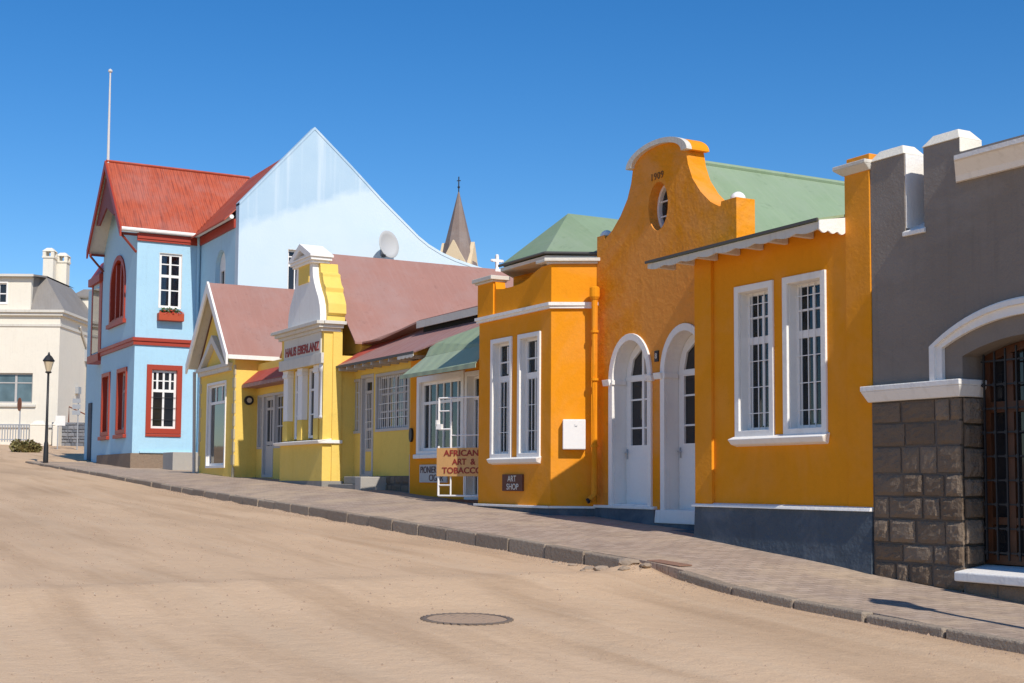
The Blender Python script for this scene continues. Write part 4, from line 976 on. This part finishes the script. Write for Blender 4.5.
# roofs
w = MB(); xr, zr, hw, ze = -51.25, 11.98, 2.82, 8.97
w.slab([(xr, -.62, zr), (xr, 4.95, zr), (BX+.2, 1.95, ze), (BX+.2, -.62, ze)], .05); w.slab([(xr, -.62, zr), (xr-hw, -.62, ze), (xr-hw, 4.95, ze), (xr, 4.95, zr)], .05)
w.build('wing_roof', 'redroof', B)
w = MB(); w.tube([(xr, -.62, zr+.02), (xr, 4.95, zr+.02)], .06, 8); w.build('ridge_cap', 'redroof_x', B)
pz_ = lambda y: 8.93+(y-1.95)*1.02
w = MB(); w.slab([(GX-.37, 4.93, pz_(4.93)), (GX-.37, 1.90, pz_(1.90)), (BX-6.5, 1.90, pz_(1.90)), (BX-6.5, 4.93, pz_(4.93))], .05); w.slab([(GX-.37, 4.93, pz_(4.93)), (BX-6.5, 4.93, pz_(4.93)), (BX-6.5, 9, 8.2), (GX-.37, 9, 8.2)], .05)
w.build('main_roof', 'redroof_x', B)
w = MB(); w.box(BX-6, GX-.4, 6, 13.5, .3, 7.4); w.build('rear_wall', 'blue', B)
w = MB()
for s in (1, -1):
    e = xr+s*(hw+.02)
    w.hexa([(xr, -.68, zr-.30), (e, -.68, ze-.28), (e, -.62, ze-.28), (xr, -.62, zr-.30)], [(xr, -.68, zr+.03), (e, -.68, ze+.05), (e, -.62, ze+.05), (xr, -.62, zr+.03)])
w.build('bargeboard', 'redpaint', B)
w = MB()
for s in (1, -1):
    e = xr+s*hw; w.slab([(xr, -.6, zr-.08), (xr, 0, zr-.08), (e, 0, ze-.07), (e, -.6, ze-.07)], .02)
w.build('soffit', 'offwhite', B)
w = MB(); w.prism([(xr, zr-.3), (xr+1.75, zr-2.15), (xr+1.2, zr-2.25), (xr, zr-1.75), (xr-1.2, zr-2.25), (xr-1.75, zr-2.15)], -.56, -.50); w.build('gable_infill', 'darkred', B)
for u in (BX-.05, BL+.12):
    w = MB(); w.tube([(u, -.02, 8.2), (u, -.56, 8.80)], .045, 6); w.box(u-.05, u+.05, -.58, .0, 8.80, 8.88); w.build('eaves_bracket', 'darkred', B)
w = MB(); w.tube([(xr, -.55, zr-.2), (xr-.05, -.55, zr+3.45)], [.055, .03], 8); w.lathe((xr-.05, -.55, zr+3.43), [(.03, 0), (.08, .04), (.08, .1), (.02, .15)], 8); w.build('flagpole', 'pole', B)
# set-back entrance part at the far corner
w = MB(); w.box(-58.5, BL-.01, .35, 6, .3, 8.0); w.box(-56.0, BL-.015, .0, .35, 5.0, 7.9); w.build('side_wing', 'blue', B)
w = MB(); w.box(-56.15, BL-.012, -.12, .36, 4.7, 5.0); w.box(-56.2, BL-.011, -.15, .36, 7.85, 8.15); w.box(-54.6, -54.15, -.03, .35, 5.0, 7.85); w.box(-56.02, -55.8, -.03, .35, 5.0, 7.85)
w.hexa([(-56.15, -.1, 8.15), (-54.12, -.1, 8.15), (-54.12, .5, 8.15), (-56.15, .5, 8.15)], [(-55.5, .2, 8.75), (-54.6, .2, 8.75), (-54.6, .4, 8.75), (-55.5, .4, 8.75)]); w.build('oriel', 'redpaint', B)
w = MB(); w.box(-55.79, -54.61, -.02, .01, 5.1, 7.7); w.build('pane', 'glass', B)
w = MB(); w.box(-57.7, -57.1, .3, .36, .8, 3.2); w.build('side_door', 'bluegrey', B)
w = MB(); w.box(-47.6, -46.3, .85, 2.25, 0, .99)
tag(w.build('concrete_plinth', 'concrete', bevel=.015), 'low grey concrete block standing between the blue and the yellow house', 'block')
# satellite dish
D = thing('satellite_dish', 'round pale grey satellite dish on the blue gable wall', 'dish', (GX, 7.8, 8.2))
dm = Matrix.Translation((GX+.55, 7.50, 8.36)) @ Matrix.Rotation(R(22), 4, 'Z') @ Matrix.Rotation(R(83), 4, 'Y')
w = MB(dm); w.lathe((0, 0, 0), [(.02, 0), (.2, .015), (.38, .06), (.49, .11), (.5, .12), (.48, .135), (.36, .085), (.19, .04), (.02, .026)], 32); w.build('reflector', 'dish', D, smooth=True)
w = MB(); w.tube([(GX, 7.62, 8.2), (GX+.35, 7.62, 8.1), (GX+.50, 7.62, 8.38)], .035, 8); w.box(GX, GX+.03, 7.5, 7.74, 8.05, 8.35); w.build('mount', 'steel', D)
w = MB(dm); w.tube([(.44, -.2, .08), (.50, -.42, .22)], .02, 6); w.box(.46, .56, -.5, -.38, .18, .28); w.build('receiver_arm', 'iron', D)
# ================================================================ church spire behind
cc = Vector((-120, 48.75, -.55)); CFm = Matrix.Translation(cc) @ Matrix.Rotation(R(46), 4, 'Z')
CH = thing('church', 'distant cream church tower with gablets and a slender dark pointed spire', 'church', (cc.x, cc.y, 2.6))
h = 1.62
w = MB(CFm); w.box(-h, h, -h, h, 2, 21.6)
for a in range(4):
    w.at(CFm @ Matrix.Rotation(R(90*a), 4, 'Z')).prism([(-h-.08, 21.5), (h+.08, 21.5), (0, 24.6)], -h-.1, -h+.3)
w.build('tower', 'churchstone', CH)
w = MB(CFm); w.box(-h-.15, h+.15, -h-.15, h+.15, 21.3, 21.6); w.build('tower_cornice', 'churchstone', CH)
w = MB(CFm)
for a in range(4):
    w.at(CFm @ Matrix.Rotation(R(90*a), 4, 'Z')); w.box(-.3, .3, -h-.02, -h+.1, 19.3, 20.8)
w.build('belfry_opening', 'dark', CH)
w = MB(CFm); w.lathe((0, 0, 0), [(2.15, 21.7), (1.6, 23.4), (.07, 29.7), (.03, 29.8)], 8, R(22.5)); w.build('spire', 'spire', CH)
w = MB(CFm); w.tube([(0, 0, 29.7), (0, 0, 31.3)], .06, 6); w.lathe((0, 0, 30.1), [(.05, 0), (.13, .07), (.13, .18), (.05, .25)], 10); w.hexa([(-.2, -.03, 30.85), (.2, -.03, 30.85), (.2, .03, 30.85), (-.2, .03, 30.85)], [(-.2, -.03, 30.93), (.2, -.03, 30.93), (.2, .03, 30.93), (-.2, .03, 30.93)]); w.build('finial', 'iron', CH)

# ================================================================ cream house across the far street
KM = Matrix.Translation((-77.75, 2.75, 2.0)) @ Matrix.Rotation(R(60.95), 4, 'Z')
KH = thing('cream_house', 'large cream house with grey slate roof and twin white chimneys', 'house', (-77.75, 2.75, 2.0))
def kside(): return KM @ Matrix.Rotation(R(90), 4, 'Z')
# local: u to the right along the front (towards +u is the near corner at u=0), d into the house
w = MB(KM); wk = (-4.4, -1.42, 2.25, 3.95)
w.prism([(-14, -.5), (0, -.5), (0, 7.15), (-14, 7.15)], 0, .4, [rect(*wk)]); w.box(-.4, 0, .401, 14, -.5, 7.15); w.build('wall', 'cream', KH)
window(KH, KM, *wk, reveal=.15, casing=0, mull=[-3.4, -2.4], rails=[(3.4, .06)], st=.08, mw=.12, glass='glass_blue', frame_mat='woodgrey', case_mat='offwhite', sill=(-4.6, -1.2, 2.05, 2.2, .12))
w = MB(KM); w.box(-14, .18, -.18, 14, 7.15, 7.32); w.box(-14, .28, -.28, 14, 7.32, 7.46); w.build('cornice', 'offwhite', KH)
w = MB(KM); wu = (-3.95, -3.05, 7.85, 9.0); w.prism([(-14, 7.47), (-1.7, 7.47), (-1.7, 9.35), (-14, 9.35)], .05, .4, [rect(*wu)]); w.box(-2.0, -1.7, .4, 2.2, 7.47, 9.3); w.build('upper_wall', 'cream', KH)
window(KH, KM @ Matrix.Translation((0, .05, 0)), *wu, reveal=.1, casing=.06, mull=[-3.5], rails=[(8.4, .06)], st=.06, mw=.06)
w = MB(KM)
w.face([(-1.75, .05, 7.47), (.2, .05, 7.47), (-1.25, 1.1, 9.5), (-1.5, 1.1, 9.5)]); w.face([(.2, .05, 7.47), (.2, 13.9, 7.47), (-.6, 12, 8.6), (-.6, 6.2, 8.6), (-1.25, 5.6, 9.5), (-1.25, 1.1, 9.5)])
w.face([(-1.75, .05, 7.47), (-1.7, .4, 9.3), (-1.5, 1.1, 9.5)])
w.slab([(-14, -.2, 9.45), (-1.45, -.2, 9.45), (-1.2, 1.1, 9.56), (-4.5, 6, 10.3), (-14, 6, 10.3)], .1); w.face([(-1.2, 1.1, 9.56), (-1.2, 6, 9.56), (-4.5, 6, 10.3)])
w.build('roof', 'greyroof', KH)
w = MB(KM); w.box(-14, -1.5, -.24, -.2, 9.33, 9.47); w.build('eaves_board', 'offwhite', KH)
for u, d, z in ((-2.28, 4.6, 11.75), (-1.75, 5.4, 11.6)):
    w = MB(KM @ Matrix.Translation((u, d, 0))); w.box(-.30, .30, -.30, .30, 8.6, z-.55); w.box(-.35, .35, -.35, .35, z-.62, z-.52)
    for a, b in ((-.24, -.24), (.24, -.24), (-.24, .24), (.24, .24)): w.box(a-.09, a+.09, b-.09, b+.09, z-.52, z-.22)
    w.hexa([(-.36, -.36, z-.22), (.36, -.36, z-.22), (.36, .36, z-.22), (-.36, .36, z-.22)], [(-.15, -.15, z), (.15, -.15, z), (.15, .15, z), (-.15, .15, z)]); w.build('chimney', 'cream', KH)
w = MB(KM); w.box(-1.3, .0, 6.2, 12, 7.47, 9.0); w.build('rear_wing', 'cream', KH)
w = MB(KM); w.box(-1.45, .15, 6.05, 12.2, 9.0, 9.12); w.hexa([(-1.45, 6.05, 9.12), (.15, 6.05, 9.12), (.15, 12.2, 9.12), (-1.45, 12.2, 9.12)], [(-1.0, 7, 9.65), (-.4, 7, 9.65), (-.4, 11, 9.65), (-1.0, 11, 9.65)]); w.build('rear_roof', 'greyroof', KH)
w = MB(KM); w.tube([(.08, 3.2, 6.9), (.08, 4.8, 5.6), (.08, 4.8, 0)], .07, 6); w.tube([(.08, 9.5, 7), (.08, 9.5, 0)], .07, 6); w.build('wall_pipe', 'offwhite', KH)
w = MB(KM); w.box(.0, .15, 4.4, 4.9, 5.0, 5.7); w.build('pipe_hopper', 'steel', KH)
w = MB(KM); w.box(.0, .2, 2.9, 3.4, 3.0, 3.4); w.build('wall_light', 'steel', KH)
w = MB(KM); w.box(-14, .10, -.10, 14, .9, 1.08); w.build('plinth_band', 'offwhite', KH)
w = MB(KM); w.box(-14, .06, -.06, 14, 6.55, 6.68); w.build('string_course', 'offwhite', KH)
# walls, railing, pillars in front of the cream house
w = MB(KM); rn = random.Random(8); stone_rows(w, .25, 6.5, -1.0, 1.15, -1.6, 11, rn, .12, .42); w.box(.25, 6.5, -1.57, -1.2, -1.2, 1.12)
tag(w.build('stone_wall', 'bluestone'), 'low grey rubble stone wall right of the gate pillars at the cream house', 'wall')
w = MB(KM); w.box(-9, -.75, -2.0, -1.7, -1.2, .05); rail = tag(w.build('garden_wall', 'cream'), 'low cream wall with a grey slatted railing before the cream house', 'wall')
w = MB(KM)
for i in range(56): u = -8.9+.146*i; w.box(u-.02, u+.02, -1.88, -1.82, .05, 1.0)
w.box(-9, -.75, -1.89, -1.81, .95, 1.02); w.box(-9, -.75, -1.89, -1.81, .15, .21); w.build('railing', 'steel', rail)
for u, lab in ((-.32, 'left stubby cream gate pillar, the broader and rounder one'), (.66, 'right cream gate pillar, the slimmer one beside the stone wall')):
    s = .42 if u < .5 else .17
    w = MB(KM); w.box(u-s, u+s, -2.2, -1.6, -1.2, .95); w.hexa([(u-s-.04, -2.24, .95), (u+s+.04, -2.24, .95), (u+s+.04, -1.56, .95), (u-s-.04, -1.56, .95)], [(u-s*.5, -2.0, 1.22), (u+s*.5, -2.0, 1.22), (u+s*.5, -1.8, 1.22), (u-s*.5, -1.8, 1.22)])
    tag(w.build('gate_pillar', 'cream', bevel=.05), lab, 'pillar', 'gate pillars of the cream house')
w = MB(KM); w.tube([(1.1, -1.4, 1.15), (1.1, -1.4, 2.0), (3.4, -1.4, .95)], .04, 6); w.tube([(2.2, -1.4, 1.1), (2.2, -1.4, 1.5)], .03, 6)
tag(w.build('handrail', 'rust'), 'thin brown sloping handrail above the grey rubble wall', 'handrail')

# ================================================================ street things
def lamp_post(loc, label, hgt=4.15):
    t = thing('street_lamp', label, 'street lamp', loc); f = Matrix.Translation(loc)
    w = MB(f); w.lathe((0, 0, 0), [(.10, -.3), (.10, .1), (.085, .7), (.06, .8), (.05, 1.6), (.042, hgt-.75)], 12); w.build('post', 'iron', t, smooth=True)
    w = MB(f); w.lathe((0, 0, 0), [(.05, hgt-.75), (.12, hgt-.72), (.12, hgt-.68), (.05, hgt-.66)], 8); w.lathe((0, 0, 0), [(.21, hgt-.29), (.225, hgt-.25), (.12, hgt-.09), (.05, hgt-.03), (.03, hgt+.05), (.005, hgt+.09)], 8); w.build('lamp_cap', 'iron', t)
    w = MB(f); w.lathe((0, 0, 0), [(.09, hgt-.67), (.19, hgt-.30)], 8); w.build('lamp_glass', 'lens', t)
lamp_post((-53.9, -2.0, .69), 'black street lamp with a lantern head on the far corner of the pavement')
lamp_post((-6.4, -1.72, -1.40), 'black street lamp on the near pavement whose shadow falls beside the kerb', 3.95)
P = Vector((-72.5, -.05, 1.66)); t = thing('no_entry_sign', 'small round reddish road sign edge-on upon a thin grey post', 'road sign', P); f = Matrix.Translation(P) @ Matrix.Rotation(R(20), 4, 'Z')
w = MB(f); w.tube([(0, 0, -.2), (0, 0, 2.5)], .035, 6); w.build('post', 'steel', t)
w = MB(f); w.prism(oval(0, 2.2, .2, .34), -.06, -.03); w.build('sign_face', 'rust', t)
P = Vector((-70.5, 1.95, 1.55)); t = thing('information_sign', 'low white and grey information board on two posts behind the black lamp', 'sign', P); f = Matrix.Translation(P) @ Matrix.Rotation(R(60), 4, 'Z')
w = MB(f); w.tube([(-.5, 0, -.3), (-.5, 0, 1.6)], .03, 6); w.tube([(.5, 0, -.3), (.5, 0, 2.5)], .03, 6); w.build('post', 'steel', t)
w = MB(f); w.box(-.62, -.12, -.06, -.03, 1.2, 1.7); w.build('lower_board', 'white', t)
w = MB(f)
for z in (1.75, 2.05, 2.35): w.box(.22, .62, -.06, -.03, z, z+.22)
w.build('direction_board', 'steel', t)
# shrubs
def bush(loc, r, label, n=1500, mat='leaf', seed=1):
    rn = random.Random(seed); t = thing('shrub', label, 'shrub', loc)
    w = MB(Matrix.Translation(loc)); 
    for k in range(14):
        a = rn.uniform(0, 6.28); q = rn.uniform(.2, .9); w.tube([(0, 0, -.1), (math.cos(a)*r[0]*q*.6, math.sin(a)*r[1]*q*.6, r[2]*rn.uniform(.4, 1.0)), (math.cos(a)*r[0]*q, math.sin(a)*r[1]*q, r[2]*rn.uniform(.8, 1.5))], .012, 4)
    w.build('stems', 'rust', t)
    w = MB(Matrix.Translation(loc))
    for k in range(11):
        a = rn.uniform(0, 6.28); q = rn.uniform(.1, .7); leaves(w, (math.cos(a)*r[0]*q, math.sin(a)*r[1]*q, r[2]*rn.uniform(.35, .9)), (r[0]*.42, r[1]*.42, r[2]*.5), n//11, .09, rn)
    w.build('foliage', mat, t)
bush((-66.8, -.55, 1.30), (.8, .75, .46), 'rounded dry olive shrub on the sand in front of the cream house')
bush((-71.5, 4.35, 1.6), (.95, .5, .75), 'smaller yellow green shrub at the foot of the grey rubble wall', 900, 'leafgreen', 4)
# manhole cover
mx, my = -10.6, -6.06; mz = gnd(mx, my)
mhf = Matrix.Translation((mx, my, mz+.001)) @ Matrix.Rotation(R(1.6), 4, 'Y')
t = thing('manhole_cover', 'round dark iron manhole cover lying in the sandy road', 'manhole cover', (mx, my, mz))
w = MB(mhf); ro = [(math.cos(R(5*i))*(.41 if i % 2 else .375), math.sin(R(5*i))*(.41 if i % 2 else .375)) for i in range(72)]; ri = [(math.cos(R(5*i))*.353, math.sin(R(5*i))*.353) for i in range(72)]
a = [[w.pt((x, y, z)) for x, y in q] for q, z in ((ro, -.06), (ro, .012), (ri, .012), (ri, -.06))]
for A, B_ in zip(a, a[1:]):
    for i in range(72): w.f.append([A[i], A[(i+1) % 72], B_[(i+1) % 72], B_[i]])
w.build('frame', 'castiron', t)
w = MB(mhf); w.lathe((0, 0, 0), [(.352, -.02), (.352, .006), (.34, .009), (.01, .009)], 40)
w.build('lid', M['castlid'], t)
# broken kerb: a loose rusty slab and lumps of concrete
w = MB(Matrix.Translation((-13.1, -2.05, pav(-13.1, -2.05))) @ Matrix.Rotation(R(4), 4, 'Y') @ Matrix.Rotation(R(9), 4, 'Z')); w.box(-.24, .3, -.2, .02, .001, .014)
tag(w.build('rusty_plate', 'rustdust', bevel=.008), 'thin rusty plate lying on the pavement edge over the broken kerb', 'plate')
rn = random.Random(21)
chunk = None
for i, (x, y, s) in enumerate([(-13.55, -2.75, .10), (-13.9, -2.72, .07), (-13.2, -2.62, .13), (-12.95, -2.55, .09), (-14.3, -2.7, .06), (-13.35, -2.9, .06), (-13.0, -2.8, .07), (-14.8, -2.66, .05), (-13.75, -2.9, .045)]):
    bm = bmesh.new(); bmesh.ops.create_icosphere(bm, subdivisions=2, radius=1)
    for v in bm.verts: v.co *= 1+.35*noise.noise(v.co*1.3+Vector((i*7, 0, 0))); v.co.z *= .55
    me = bpy.data.meshes.new('rubble_lump'); bm.to_mesh(me); bm.free(); me.materials.append(M['rubble'])
    o = bpy.data.objects.new('rubble_lump', me); COL.objects.link(o); o.location = (x, y, gnd(x, y)+s*.1); o.scale = (s*1.1, s*.8, s*.75); o.rotation_euler = (0, 0, rn.uniform(0, 6))
    tag(o, 'grey lump of broken concrete in the sand below the gap in the kerb', 'rubble', 'rubble by the broken kerb')
# loose grit on the road: uncountable
w = MB(); rn = random.Random(33)
for i in range(4200):
    if i < 2000: x, y = rn.uniform(-34, -6), YK-.2-abs(rn.gauss(0, .16))
    else: x, y = rn.uniform(-30, -4), rn.uniform(-10.5, -2.6)
    s = rn.uniform(.006, .02)*(1.5 if rn.random() < .08 else 1); z = gnd(x, y)+s*.2
    a = [w.pt((x+s*math.cos(t)*rn.uniform(.7, 1.3), y+s*math.sin(t), z-s*.5)) for t in (0, 1.6, 3.1, 4.7)]; tp = w.pt((x, y, z+s*.6))
    for k in range(4): w.f.append([a[k], a[(k+1) % 4], tp])
struct(w.build('road_grit', 'grit'), 'stuff')
